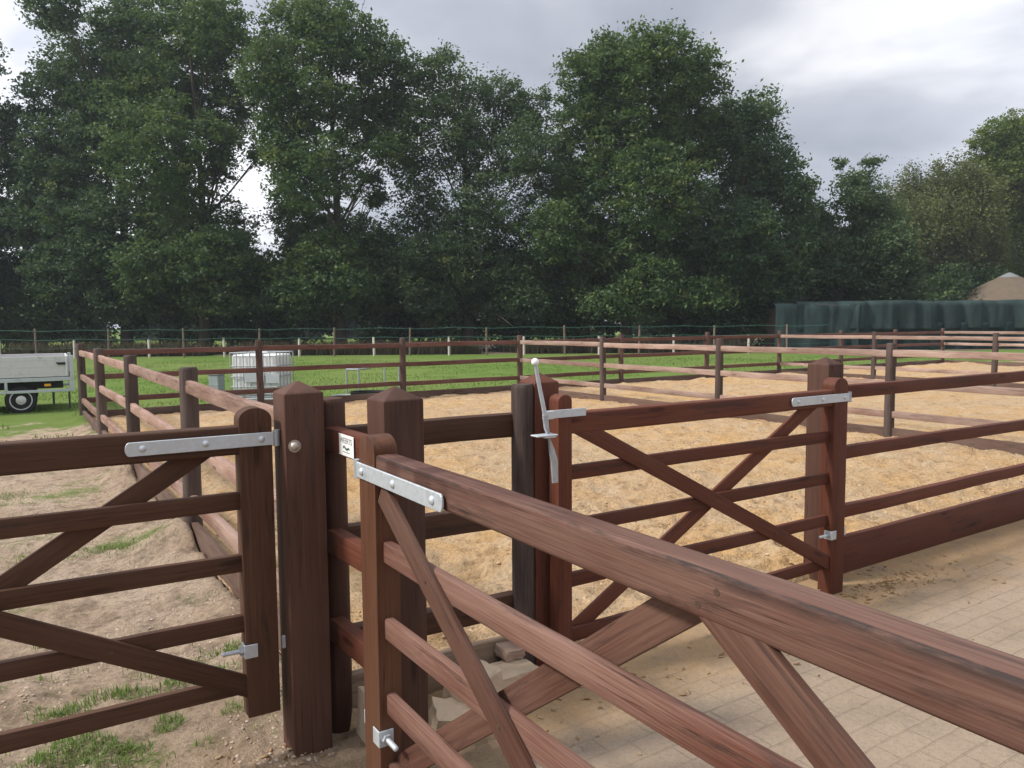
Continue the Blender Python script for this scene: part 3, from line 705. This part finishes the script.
tub('feed_tub', 'small grey tub on the grass beside the wide black one', -3.72, 16.75, .2, .18, .12)

# ------------------------------------------------------------------ tarpaulin stack, round shelter
def stack():
    Y0 = 43.0; x0, x1 = 14.6, 38.0; root = empty('covered_stack', ((x0 + x1) / 2, Y0 + 1.5, 0)); tag(root, 'long stack under dark green tarpaulins behind the paddocks', 'covered stack')
    def skirt(name, za, zb, push, mat, xa, xb, seed, dep=2.6):
        n = int((xb - xa) / .12); prof = []
        m = 22; A = np.linspace(xa, xb, n)
        prof = [(0, za)] + [(0, za + (zb - za) * k / 14) for k in range(1, 13)]
        prof += [(.02, zb - .16), (.1, zb - .05), (.25, zb)] + [(.25 + dep * k / 6, zb + .05 * math.sin(k / 6 * math.pi)) for k in range(1, 7)] if zb > 2 else [(0, zb)]
        verts = []; 
        for x in A:
            bale = abs(math.sin((x - xa) * math.pi / 1.35 + .6 * math.sin(x * .7 + seed)))
            for j, (y, z) in enumerate(prof):
                t = (z - za) / (zb - za)
                fold = .22 * (vnoise(np.array([x * 1.6 + seed]), np.array([z * .6]))[0] - .5) + .12 * (vnoise(np.array([x * 4 + seed]), np.array([z * .5]))[0] - .5)
                yy = y - push + fold - .20 * bale * (1 if y < .2 else 0) + .12 * (1 - t if y < .2 else 0) * vnoise(np.array([x * .9]), np.array([seed * 1.]))[0]
                zz = z + (.06 * (vnoise(np.array([x * .8]), np.array([3. + seed]))[0] - .5) + .03 * bale if z > zb - .3 else 0) + (.1 * (vnoise(np.array([x * 1.2]), np.array([8. + seed]))[0] - .5) if j == 0 else 0)
                verts.append((x, Y0 + yy, zz))
        k = len(prof); I = np.arange(len(A) * k).reshape(len(A), k)
        f = np.stack([I[:-1, :-1], I[1:, :-1], I[1:, 1:], I[:-1, 1:]], -1).reshape(-1, 4)
        me = np_mesh(name, np.array(verts), f); me.polygons.foreach_set('use_smooth', [True] * len(me.polygons))
        o = link(name, me, mat, root)
        sm = o.modifiers.new('thick', 'SOLIDIFY'); sm.thickness = .02
        return o
    skirt('lower_tarpaulin', -.02, 1.5, -.12, M['tarp_low'], x0 + .3, x1, 1.)
    skirt('upper_tarpaulin', 1.15, 2.70, .0, M['tarp'], x0 + 1.2, x1, 2.)
    n = skirt('netting', .0, 2.60, .10, M['net'], x0, x0 + 4.6, 5.); n['label'] = 'paler bluish netting over the left end'
    bm = bmesh.new(); box_bm(bm, x1 - x0 - .6, 2.3, 2.4, ((x0 + x1) / 2, Y0 + 1.5, 1.2), .1, 2); bm_obj('bales', bm, M['thatch'], root)
stack()
def shelter():
    c = Vector((36.5, 57, -.25)); root = empty('round_shelter', c); tag(root, 'round shelter with a conical brown roof and grey cap', 'shelter'); W = WM[root]
    bm = bmesh.new(); lathe(bm, [(4.0, 2.85), (4.05, 3.0), (2.9, 3.75), (1.7, 4.45), (.75, 4.98)], 40)
    for i, v in enumerate(bm.verts):
        if 3.1 < v.co.z < 4.9: v.co.z += random.uniform(-.05, .05)
    bm_obj('roof', bm, M['thatch'], root, W, smooth=True)
    bm = bmesh.new(); lathe(bm, [(.82, 4.93), (.45, 5.15), (.12, 5.32), (.0001, 5.34)], 24); bm_obj('roof_cap', bm, M['roofcap'], root, W, smooth=True)
    bm = bmesh.new(); lathe(bm, [(3.6, -.05), (3.6, 2.9)], 36); bm_obj('wall', bm, M['shelter_wall'], root, W, smooth=True)
shelter()

# ------------------------------------------------------------------ wire fence in front of the wood
def wire_fence():
    Y0 = 40.0; root = empty('wire_fence', (-10, Y0, 0)); tag(root, 'thin wire fence of pale and brown stakes along the trees', 'fence')
    bm0 = None
    xs = [(-30.4 + 3.88 * k) for k in range(12)]
    def stake(x, h, r, mat):
        bm = bmesh.new(); lathe(bm, [(r, -.2), (r * .95, h - .03), (r * .6, h), (.0001, h)], 10); bm_obj('stake', bm, mat, root, Matrix.Translation((x, Y0 + random.uniform(-.05, .05), 0)) @ Matrix.Rotation(random.uniform(-.03, .03), 4, 'Y'), smooth=True)
    for x in xs: stake(x, .98 + random.uniform(-.04, .04), .065, M['white_post'])
    for x in xs: stake(x + 1.95 + random.uniform(-.2, .2), 1.5 + random.uniform(-.06, .06), .055, M['brown_post'])
    for z in (1.42, .95, .5):
        bm = bmesh.new(); pts = []
        for k in range(60): x = -32 + k * .82; pts.append((x, Y0 - .07, z + .03 * math.sin(x * 1.62)))
        tube(bm, pts, .014 if z > .6 else .008, 6); bm_obj('wire', bm, M['wire'], root)
wire_fence()

# ------------------------------------------------------------------ vegetation
def leaf_cloud(centres, radii, n_clump, per, size, r, flat=.6, tint_bias=None):
    """leaves gathered in clumps on and inside ellipsoids -> verts, faces, tint"""
    P = []; T = []
    for c, ra in zip(centres, radii):
        vol = (ra[0] * ra[1] * ra[2]) ** (2 / 3); k = max(6, int(n_clump * vol))
        d = r.normal(size=(k, 3)); d /= np.linalg.norm(d, axis=1)[:, None]
        rad = r.random(k) ** .38
        q = c + d * rad[:, None] * ra * r.uniform(.85, 1.14, (k, 1))
        cr = r.uniform(.32, .75, k) * min(1, .35 + ra[0])
        ct = r.normal(0, .17, k)
        g = r.normal(size=(k, per, 3)) * .5 * cr[:, None, None]; g[:, :, 2] *= flat
        P.append((q[:, None, :] + g).reshape(-1, 3)); T.append(np.repeat(ct, per) + r.normal(0, .12, k * per))
    P = np.concatenate(P); T = np.concatenate(T); n = len(P)
    nrm = r.normal(size=(n, 3)); nrm[:, 2] = np.abs(nrm[:, 2]) + .35; nrm /= np.linalg.norm(nrm, axis=1)[:, None]
    a = np.cross(nrm, r.normal(size=(n, 3))); a /= np.linalg.norm(a, axis=1)[:, None]; b = np.cross(nrm, a)
    s = size * r.uniform(.6, 1.35, n)[:, None]
    v = np.stack([P - a * s, P + b * s * .55 + nrm * s * .12, P + a * s, P - b * s * .55 + nrm * s * .12], 1).reshape(-1, 3)
    f = np.arange(n * 4).reshape(n, 4)
    return v, f, np.clip(.42 + T, 0, 1)
def tree(name, label, px, Y, lobes, mat, seed, dens=26, per=52, size=.108, trunk=.32, flat=.6, cat='tree', stems=1, group='trees along the far side of the field', depth=.85, drop=0):
    r = np.random.default_rng(seed); S = Y / FPX
    base = Vector(((px - 512) * S, Y, 0)); root = empty(name, base); tag(root, label, cat, group)
    cs, rs = [], []
    if cat == 'tree' and px > 900:
        lobes = [(a, b, c * 1.13, d * 1.13) for a, b, c, d in lobes]; dens *= 1.3
    elif cat == 'tree':
        W_ = max(l[0] for l in lobes) - min(l[0] for l in lobes)
        lobes = [(a, b, c * 1.13, d * 1.13) for a, b, c, d in lobes] + [(px + W_ * k * .27 + r.uniform(-9, 9), 262 + 18 * (i % 2) + r.uniform(-8, 8), 32, 28) for i, k in enumerate((-1.5, -.9, -.3, .3, .9, 1.5))] + [(px + W_ * k * .3 + r.uniform(-9, 9), 300 + r.uniform(-6, 6), 30, 18) for k in (-1.4, -.7, 0, .7, 1.4)]
        dens *= 1.3
    for (lx, ly, rx, ry) in lobes:
        p = far(lx, ly, Y) - base
        dy = r.uniform(-1, 1) * 2.4
        cs.append(np.array([p.x, dy, p.z])); rs.append(np.array([rx * S, (rx + ry) / 2 * S * depth, ry * S]))
    v, f, t = leaf_cloud(cs, rs, dens, per, size, r, flat)
    # stray outer sprigs
    link('crown', np_mesh('crown', v, f, t), mat, root, WM[root])
    bm = bmesh.new(); top = max(c[2] for c in cs)
    for k in range(stems):
        sx = (k - (stems - 1) / 2) * .9
        pts = []; n = 9
        for i in range(n + 1):
            u_ = i / n; pts.append((sx + .25 * math.sin(u_ * 4 + seed + k) * u_ + sx * u_ * .6, .25 * math.sin(u_ * 3 + k) * u_, top * .88 * u_))
        tube(bm, pts, [trunk * (1.25 if i == 0 else 1) * (1 - .9 * (i / n)) + .025 for i in range(n + 1)], 10)
        for j, c in enumerate(cs):
            if stems > 1 and j % stems != k: continue
            u_ = max(.16, min(.8, (c[2] - 2.2) / (top * .88) * .8)); i = u_ * n; i0 = int(i); q = Vector(pts[i0]).lerp(Vector(pts[min(i0 + 1, n)]), i - i0)
            e = Vector(c); mid = q.lerp(e, .5) + Vector((r.uniform(-.4, .4), r.uniform(-.3, .3), -.25)); rr = trunk * .38 * (1 - u_ * .6)
            tube(bm, [q, q.lerp(mid, .5), mid, mid.lerp(e, .55), e], [rr, rr * .8, rr * .6, rr * .42, rr * .2], 7)
            for _ in range(3):
                e2 = e + Vector(r.normal(size=3)) * .55 * float(rs[j][0]); tube(bm, [mid, mid.lerp(e2, .5) + Vector((0, 0, .15)), e2], [rr * .4, rr * .25, rr * .08], 5)
    bm_obj('trunk', bm, M['bark'], root, WM[root], smooth=True)
    return root
tree('oak_tree', 'large leafy tree at the left edge beside the trailer', -45, 47, [(-40, 60, 45, 40), (-60, 130, 50, 50), (-25, 165, 40, 45), (-50, 230, 60, 50), (-15, 250, 35, 35), (0, 118, 22, 22)], M['oak_dark'], 11)
tree('oak_tree', 'broad dark tree behind the trailer, second from the left edge', 128, 47, [(110, 58, 50, 40), (62, 95, 42, 36), (88, 28, 28, 22), (28, 165, 42, 40), (80, 160, 48, 45), (22, 232, 42, 40), (75, 225, 45, 40), (120, 235, 42, 38), (45, 280, 50, 26), (118, 120, 42, 40), (130, 20, 30, 22), (105, 285, 40, 25)], M['oak_dark'], 12, dens=27)
tree('oak_tree', 'tallest oak left of the bright gap, its top cut by the photo', 206, 45.5, [(185, 25, 50, 34), (228, 42, 36, 34), (160, 92, 45, 40), (214, 98, 42, 36), (188, 160, 50, 42), (202, 232, 52, 38), (150, 205, 40, 38), (236, 262, 38, 28), (236, 150, 18, 20), (226, 172, 15, 18), (262, 152, 12, 12), (180, 275, 45, 26), (240, 285, 34, 22)], M['oak'], 13, dens=26)
tree('oak_tree', 'tall oak right of the bright gap with a leaning bare limb', 341, 45, [(305, 32, 32, 26), (345, 48, 40, 36), (382, 68, 30, 36), (288, 92, 24, 34), (322, 106, 40, 36), (366, 122, 38, 34), (298, 152, 24, 32), (330, 182, 40, 38), (312, 238, 38, 40), (352, 248, 40, 36), (398, 108, 18, 28), (290, 205, 20, 30), (388, 255, 30, 30), (330, 288, 50, 22), (374, 200, 16, 10), (396, 160, 14, 14), (368, 176, 14, 12)], M['oak'], 14, dens=24)
tree('ash_tree', 'thin topped scraggly tree between the two tall oaks', 470, 46, [(432, 92, 30, 28), (468, 96, 26, 26), (505, 104, 26, 26), (535, 120, 22, 30), (438, 146, 36, 36), (486, 152, 40, 36), (528, 172, 32, 36), (428, 212, 34, 34), (478, 218, 40, 36), (526, 234, 36, 34), (448, 272, 42, 30), (502, 280, 42, 28), (450, 72, 14, 12), (410, 170, 18, 26)], M['ash'], 15, dens=25, per=46, size=.095)
tree('oak_tree', 'big round-topped oak standing highest in the middle right', 627, 45, [(616, 70, 40, 24), (596, 94, 34, 32), (652, 84, 42, 34), (688, 96, 28, 32), (588, 134, 36, 38), (638, 136, 44, 40), (688, 146, 30, 36), (600, 194, 40, 40), (652, 198, 44, 40), (588, 250, 40, 34), (640, 256, 44, 34), (690, 226, 32, 38), (556, 238, 26, 28), (565, 180, 20, 28), (620, 288, 50, 22), (690, 275, 36, 28)], M['oak'], 16, dens=27)
tree('oak_tree', 'rounded dark oak just left of the small pointed tree', 737, 46, [(746, 122, 30, 24), (724, 148, 30, 36), (772, 160, 28, 32), (748, 192, 40, 40), (788, 204, 20, 36), (730, 246, 40, 36), (776, 256, 32, 32), (716, 282, 36, 26), (765, 285, 40, 22)], M['oak_dark'], 17, dens=27)
tree('birch_tree', 'small pointed tree with a thin top above the tarpaulin', 848, 48, [(845, 160, 4, 7), (848, 172, 8, 6), (858, 180, 8, 4), (840, 202, 20, 20), (852, 186, 11, 10), (866, 206, 15, 10), (890, 228, 14, 18), (814, 228, 16, 22), (864, 220, 22, 22), (824, 236, 26, 30), (858, 250, 32, 30), (884, 252, 18, 24), (836, 280, 36, 24), (874, 284, 28, 20), (805, 265, 22, 28)], M['ash'], 18, dens=27, size=.10, trunk=.2)
tree('willow_tree', 'olive brown willow between the pointed tree and the yellowish tree', 930, 63, [(946, 188, 26, 22), (916, 198, 22, 26), (962, 214, 26, 36), (926, 232, 32, 32), (954, 262, 36, 32), (904, 262, 26, 28), (980, 240, 26, 36), (925, 288, 40, 20), (896, 232, 18, 24), (938, 208, 24, 24), (972, 188, 16, 18)], M['willow'], 19, dens=30, per=50, size=.10, trunk=.25, stems=2, flat=1.5)
tree('oak_tree', 'yellowish green tree at the right edge above the conical roof', 1012, 67, [(984, 146, 26, 18), (1016, 144, 28, 26), (994, 182, 28, 32), (1040, 188, 32, 42), (1000, 226, 22, 28), (1040, 246, 32, 36), (986, 258, 20, 20), (1060, 150, 30, 28), (1010, 282, 40, 22), (978, 172, 16, 18), (1020, 212, 26, 26), (984, 212, 16, 26)], M['yellow'], 20, dens=28, size=.115)
# understorey: single shrubs in the shade
SH = 'bushy dark shrub in the shade under the tree row'
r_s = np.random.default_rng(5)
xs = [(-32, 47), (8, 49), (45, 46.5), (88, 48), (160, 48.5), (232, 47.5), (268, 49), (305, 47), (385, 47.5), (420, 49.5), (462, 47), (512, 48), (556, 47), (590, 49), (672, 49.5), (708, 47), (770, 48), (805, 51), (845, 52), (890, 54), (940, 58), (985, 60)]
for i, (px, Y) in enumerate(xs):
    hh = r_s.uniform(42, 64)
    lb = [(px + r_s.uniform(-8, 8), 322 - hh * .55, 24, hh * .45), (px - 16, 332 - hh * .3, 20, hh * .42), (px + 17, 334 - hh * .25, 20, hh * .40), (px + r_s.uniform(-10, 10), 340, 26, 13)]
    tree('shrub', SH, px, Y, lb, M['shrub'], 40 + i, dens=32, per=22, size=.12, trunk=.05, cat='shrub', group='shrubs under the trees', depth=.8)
# a far-off wood beyond, one mass
r_w = np.random.default_rng(9); cs, rs = [], []
for x in np.arange(-75, 100, 5.0):
    Y = 88 + r_w.uniform(-6, 6)
    for k in range(3): cs.append(np.array([x + r_w.uniform(-3, 3), Y, (1.0, 3.6, 6.6)[k]])); rs.append(np.array([3.6, 2.6, 2.6]))
v, f, t = leaf_cloud(cs, rs, 22, 24, .26, r_w)
tag(link('far_wood', np_mesh('far_wood', v, f, t), M['oak_dark']), 'far-off wood seen darkly between the trunks', 'wood', kind='stuff')
# dead bracken along the wood edge
def blades(name, pts, h, w, mat, r, lean=.35, tint=.5, tv=.2):
    n = len(pts); a = r.uniform(0, 2 * np.pi, n); d = np.stack([np.cos(a), np.sin(a), np.zeros(n)], 1); le = r.uniform(0, lean, n)[:, None]
    hh = (h * r.uniform(.45, 1.25, n))[:, None]; b = np.stack([-d[:, 1], d[:, 0], d[:, 2]], 1) * w
    up = np.array([0, 0, 1.]); m_ = pts + up * hh * .55 + d * hh * le * .35; tip = pts + up * hh * (1 - .3 * le) + d * hh * le * 1.1
    v = np.stack([pts - b, pts + b, m_ + b * .7, m_ - b * .7, tip], 1).reshape(-1, 3); I = np.arange(n)[:, None] * 5
    q = np.concatenate([I + 0, I + 1, I + 2, I + 3], 1); tr = np.concatenate([I + 3, I + 2, I + 4, I + 4], 1)
    # quads only plus a degenerate-free tip: make the tip a thin quad
    tip2 = tip + b * .08
    v = np.stack([pts - b, pts + b, m_ + b * .7, m_ - b * .7, tip, tip2], 1).reshape(-1, 3); I = np.arange(n)[:, None] * 6
    f = np.concatenate([np.concatenate([I, I + 1, I + 2, I + 3], 1), np.concatenate([I + 3, I + 2, I + 5, I + 4], 1)], 0)
    t = np.clip(tint + r.normal(0, tv, n), 0, 1)
    return np_mesh(name, v, f, np.concatenate([t, t]))
n = 26000; X = r_w.uniform(-40, 13, n); Yb = 41.3 + np.abs(r_w.normal(0, 1.6, n))
keep = vnoise(X * .8, Yb * .5) > .3
me = blades('dead_bracken', np.stack([X, Yb, np.zeros(n)], 1)[keep], .75, .028, M['bracken'], r_w, .5)
tag(link('dead_bracken', me, M['bracken']), 'brown dead undergrowth in a band behind the wire fence', 'undergrowth', kind='stuff')
tag(sheet('woodland_floor', np.linspace(-30, 60, 60), np.linspace(-60, 60, 60), lambda a, b: np.where(a * math.sin(TH) + b * math.cos(TH) > 41.2 - .0, .02 + .02 * fbm(a, b), -1.0), M['litter']), kind='structure')
# grass blades: tufts by the left gate and the field grass
r_g = np.random.default_rng(21)
tuft_at = [(-1.49, 3.04, .26), (-1.62, 2.93, .22), (-1.32, 3.16, .2), (-1.2, 3.35, .16), (-1.75, 2.82, .2), (-1.95, 3.2, .12), (-1.42, 3.75, .10), (-1.55, 3.55, .22), (-2.4, 3.9, .12), (-2.9, 5.55, .22), (-3.35, 5.4, .2), (-3.0, 4.55, .14), (-4.1, 6.3, .3), (-3.2, 6.6, .25), (-5.2, 7.3, .4), (-2.15, 3.55, .1), (-1.02, 3.62, .1), (-4.6, 5.5, .3), (-6, 8.6, .5), (-1.75, 3.35, .16)]
pts = []
for x, y, s_ in tuft_at:
    k = int(620 * (s_ / .2) ** 1.3); p = np.stack([x + r_g.normal(0, s_ * .62, k), y + r_g.normal(0, s_ * .42, k)], 1); pts.append(p)
p = np.concatenate(pts); g = vnoise(p[:, 0] * 9, p[:, 1] * 9) > .45; p = p[g]
A = p[:, 0] * U.x + p[:, 1] * U.y; B = p[:, 0] * V.x + p[:, 1] * V.y; k = A < .95
P3 = np.stack([p[k, 0], p[k, 1], np.maximum(field_h(A[k], B[k]) - .005, -.03)], 1)
tag(link('grass_tufts', blades('grass_tufts', P3, .042, .0022, M['blade'], r_g, 1.3, .62, .26), M['blade']), 'short green grass tufts growing in the bare earth', 'grass', kind='stuff')
n = 90000; X = r_g.uniform(-16, 22, n); Yb = 9 + 27 * r_g.random(n) ** 1.5
A = X * U.x + Yb * U.y; B = X * V.x + Yb * V.y
keep = ((B > 15.45) | ((A < .8) & (B > 11.2 + 3 * vnoise(X * .5, Yb * .5)))) & (vnoise(X * .9, Yb * .9) > .34)
P3 = np.stack([X, Yb, np.zeros(n)], 1)[keep]
tag(link('field_grass', blades('field_grass', P3, .055, .008, M['blade'], r_g, .9, .45), M['blade']), 'short mown grass of the field', 'grass', kind='stuff')
# pebbles and wood chips by the gate posts
n = 480; hz_f = lambda a, b: np.maximum(np.where(a > 1.2, pave_h(a, b), -1), np.where(a < 1.55, field_h(a, b), -1)); a = np.concatenate([r_g.normal(.55, .22, n // 3), r_g.normal(4.55, .28, n // 3), r_g.uniform(1.3, 6, n // 3)]); b = np.concatenate([r_g.normal(2.72, .16, n // 3), r_g.normal(2.66, .07, n // 3), 2.78 - np.abs(r_g.normal(0, .35, n // 3))])
hz = hz_f(a, b) + .004
c = a[:, None] * np.array(U) + b[:, None] * np.array(V); c[:, 2] = hz
d = r_g.normal(size=(n, 3)); d[:, 2] *= .3; d /= np.linalg.norm(d, axis=1)[:, None]; e = np.cross(d, np.array([.1, .2, 1.])); s1 = r_g.uniform(.004, .016, n)[:, None]; s2 = s1 * .4
top = np.array([0, 0, 1.]) * s2 * .8
vv = np.stack([c - d * s1 - e * s2, c + d * s1 - e * s2, c + d * s1 + e * s2, c - d * s1 + e * s2, c - d * s1 - e * s2 + top, c + d * s1 - e * s2 + top, c + d * s1 + e * s2 + top, c - d * s1 + e * s2 + top], 1).reshape(-1, 3)
I = np.arange(n)[:, None] * 8
ff_ = np.concatenate([np.concatenate([I + i for i in q], 1) for q in ((4, 5, 6, 7), (0, 1, 5, 4), (1, 2, 6, 5), (2, 3, 7, 6), (3, 0, 4, 7))], 0)
def clods(name, label, a, b, hf, size, mat, r):
    n = len(a); c = a[:, None] * np.array(U) + b[:, None] * np.array(V); c[:, 2] = hf(a, b)
    sz = (size * r.uniform(.35, 1.3, n) ** 1.6)[:, None, None]
    o = np.array([[1, 0, 0], [0, 1, 0], [-1, 0, 0], [0, -1, 0], [0, 0, .8], [0, 0, -.5]])
    q = o[None] * r.uniform(.55, 1.25, (n, 6, 1)); an = r.uniform(0, 6.3, n); ca, sa = np.cos(an)[:, None], np.sin(an)[:, None]
    q = np.stack([q[..., 0] * ca - q[..., 1] * sa, q[..., 0] * sa + q[..., 1] * ca, q[..., 2]], -1) * sz
    v = (c[:, None, :] + q).reshape(-1, 3); I = np.arange(n)[:, None] * 6
    f = np.concatenate([np.concatenate([I + i for i in t], 1) for t in ((0, 1, 4), (1, 2, 4), (2, 3, 4), (3, 0, 4))], 0)
    tag(link(name, np_mesh(name, v, f, np.tile(r.random(n), 4)), mat), label, 'clods', kind='stuff')
M['soil'] = leaf('soil_clods', (.24, .18, .13), (.38, .29, .215), (.47, .37, .285)); M['sandclod'] = leaf('sand_clods', (.25, .155, .08), (.40, .27, .145), (.49, .35, .21))
for k_ in ('soil', 'sandclod'):
    for nd in M[k_].node_tree.nodes:
        if nd.type == 'MIX_SHADER': nd.inputs[0].default_value = 0
n2 = 16000; bb = 2.3 + 8 * r_g.random(n2) ** 1.7; aa = .98 - (bb * .55 + .6) * r_g.random(n2) ** 1.3
kk = vnoise(aa * 2.3, bb * 2.3) > .35
clods('soil_clods', 'small crumbs of earth behind the left gate', aa[kk], bb[kk], field_h, .0075, M['soil'], r_g)
n2 = 26000; bb = 3.02 + 8 * r_g.random(n2) ** 1.6; aa = 1.1 + 10 * r_g.random(n2) ** 1.2
kk = vnoise(aa * 2.1 + 9, bb * 2.1) > .42
clods('sand_clods', 'small lumps of sand in the near paddock', aa[kk], bb[kk], sand_h, .012, M['sandclod'], r_g)
M['chips'] = leaf('wood_chips', (.30, .16, .07), (.50, .32, .17), (.62, .46, .28))
tag(link('wood_chips', np_mesh('wood_chips', vv, ff_, np.tile(r_g.random(n), 5)), M['chips']), 'pale wood chips and grit scattered by the posts', 'wood chips', kind='stuff')

# ------------------------------------------------------------------ air
bm = bmesh.new(); box_bm(bm, 1000, 900, 41, (0, 230, 19))
hz_o = bm_obj('haze', bm, None); tag(hz_o, kind='stuff'); hm = bpy.data.materials.new('air'); hm.use_nodes = True; ht = hm.node_tree; ht.nodes.clear()
ho = ht.nodes.new('ShaderNodeOutputMaterial'); hv = ht.nodes.new('ShaderNodeVolumePrincipled'); hv.inputs['Color'].default_value = (.80, .88, .98, 1); hv.inputs['Density'].default_value = .0006; hv.inputs['Anisotropy'].default_value = .2
ht.links.new(hv.outputs[0], ho.inputs['Volume']); hz_o.data.materials.append(hm)

# ------------------------------------------------------------------ sky and light
SUN_EL, SUN_AZ = R(43), R(-106)            # azimuth from +Y towards +X: far to the left
sd = Vector((math.sin(SUN_AZ) * math.cos(SUN_EL), math.cos(SUN_AZ) * math.cos(SUN_EL), math.sin(SUN_EL)))
w = bpy.data.worlds.new('World'); SC.world = w; w.use_nodes = True; nt = w.node_tree; nt.nodes.clear()
def N(k, **a):
    o = nt.nodes.new(k)
    for i, v in a.items(): setattr(o, i, v)
    return o
out = N('ShaderNodeOutputWorld'); sky = N('ShaderNodeTexSky', sky_type='NISHITA'); sky.sun_disc = False; sky.sun_elevation = SUN_EL; sky.sun_rotation = SUN_AZ
bg = N('ShaderNodeBackground'); bg.inputs[1].default_value = .1; nt.links.new(sky.outputs[0], bg.inputs[0])
tc = N('ShaderNodeTexCoord'); sep = N('ShaderNodeSeparateXYZ'); nt.links.new(tc.outputs['Generated'], sep.inputs[0])
def MA(op, a, b=0.0, c=None):
    o = N('ShaderNodeMath', operation=op)
    for k, v in enumerate((a, b) if c is None else (a, b, c)):
        if isinstance(v, (int, float)): o.inputs[k].default_value = v
        else: nt.links.new(v, o.inputs[k])
    return o.outputs[0]
zc = MA('MAXIMUM', sep.outputs[2], 0.0); den = MA('ADD', zc, .22)
cb = N('ShaderNodeCombineXYZ'); nt.links.new(MA('DIVIDE', sep.outputs[0], den), cb.inputs[0]); nt.links.new(MA('DIVIDE', sep.outputs[1], den), cb.inputs[1])
def cloud(scale, det, off):
    ad = N('ShaderNodeVectorMath', operation='ADD'); nt.links.new(cb.outputs[0], ad.inputs[0]); ad.inputs[1].default_value = off
    o = N('ShaderNodeTexNoise'); nt.links.new(ad.outputs[0], o.inputs['Vector']); o.inputs['Scale'].default_value = scale; o.inputs['Detail'].default_value = det; o.inputs['Roughness'].default_value = .5; o.inputs['Distortion'].default_value = .3; return o.outputs['Fac']
def RAMP(f, stops):
    o = N('ShaderNodeValToRGB'); nt.links.new(f, o.inputs[0]); e = o.color_ramp.elements
    while len(e) < len(stops): e.new(.5)
    for x, (p, c) in zip(e, stops): x.position = p; x.color = (*c, 1) if isinstance(c, tuple) else (c, c, c, 1)
    return o.outputs[0]
cl = MA('ADD', MA('MULTIPLY', cloud(.75, 5, (3.1, 1.7, 0)), .7), MA('MULTIPLY', cloud(2.2, 4, (8, 2, 0)), .3))
ccol = RAMP(cl, [(.40, (.37, .40, .475)), (.50, (.52, .54, .61)), (.585, (.86, .87, .90))])
dot = N('ShaderNodeVectorMath', operation='DOT_PRODUCT'); nt.links.new(tc.outputs['Generated'], dot.inputs[0]); dot.inputs[1].default_value = sd
glow = MA('POWER', MA('MAXIMUM', dot.outputs['Value'], 0.0), 5.0)
zen = RAMP(zc, [(.0, .0), (.36, .02), (1.0, 1.0)])
gain = MA('ADD', MA('ADD', MA('MULTIPLY', zen, .8), .92), MA('MULTIPLY', glow, 1.4))
def brk(d_, p_):
    q = N('ShaderNodeVectorMath', operation='DOT_PRODUCT'); nt.links.new(tc.outputs['Generated'], q.inputs[0]); q.inputs[1].default_value = Vector(d_).normalized()
    return MA('POWER', MA('MAXIMUM', q.outputs['Value'], 0.0), p_)
thin = MA('MULTIPLY', MA('ADD', MA('MULTIPLY', brk((-.62, .80, .34), 14.0), .55), MA('MULTIPLY', brk((.60, .80, .25), 60.0), .3)), MA('ADD', cl, .35))
gain = MA('ADD', gain, thin)
bgc = N('ShaderNodeBackground'); nt.links.new(ccol, bgc.inputs[0]); nt.links.new(gain, bgc.inputs[1])
ms = N('ShaderNodeMixShader'); cover = RAMP(cl, [(.30, .80), (.40, .97)]); nt.links.new(cover, ms.inputs[0]); nt.links.new(bg.outputs[0], ms.inputs[1]); nt.links.new(bgc.outputs[0], ms.inputs[2]); nt.links.new(ms.outputs[0], out.inputs[0])
sl = bpy.data.lights.new('sun', 'SUN'); sl.energy = 3.3; sl.angle = R(8); sl.color = (1, .95, .87)
so = bpy.data.objects.new('sun', sl); COL.objects.link(so); so.rotation_euler = (-sd).to_track_quat('-Z', 'Y').to_euler(); so.location = (-20, -5, 30)

# ------------------------------------------------------------------ camera
cam = bpy.data.cameras.new('camera'); cam.sensor_width = 36; cam.lens = 36 * FPX / 1024; cam.clip_start = .05; cam.clip_end = 2000
co = bpy.data.objects.new('camera', cam); COL.objects.link(co); SC.camera = co
PIT, ROL = .0787, .0072
fw = Vector((0, math.cos(PIT), -math.sin(PIT))); r0 = Vector((1, 0, 0)); u0 = Vector((0, math.sin(PIT), math.cos(PIT)))
rt = r0 * math.cos(ROL) - u0 * math.sin(ROL); up = r0 * math.sin(ROL) + u0 * math.cos(ROL)
m = Matrix((rt, up, -fw)).transposed().to_4x4(); m.translation = (0, 0, CAM_H); co.matrix_basis = m
SC.view_settings.view_transform = 'Standard'; SC.view_settings.look = 'None'; SC.view_settings.exposure = .28; SC.view_settings.gamma = 1
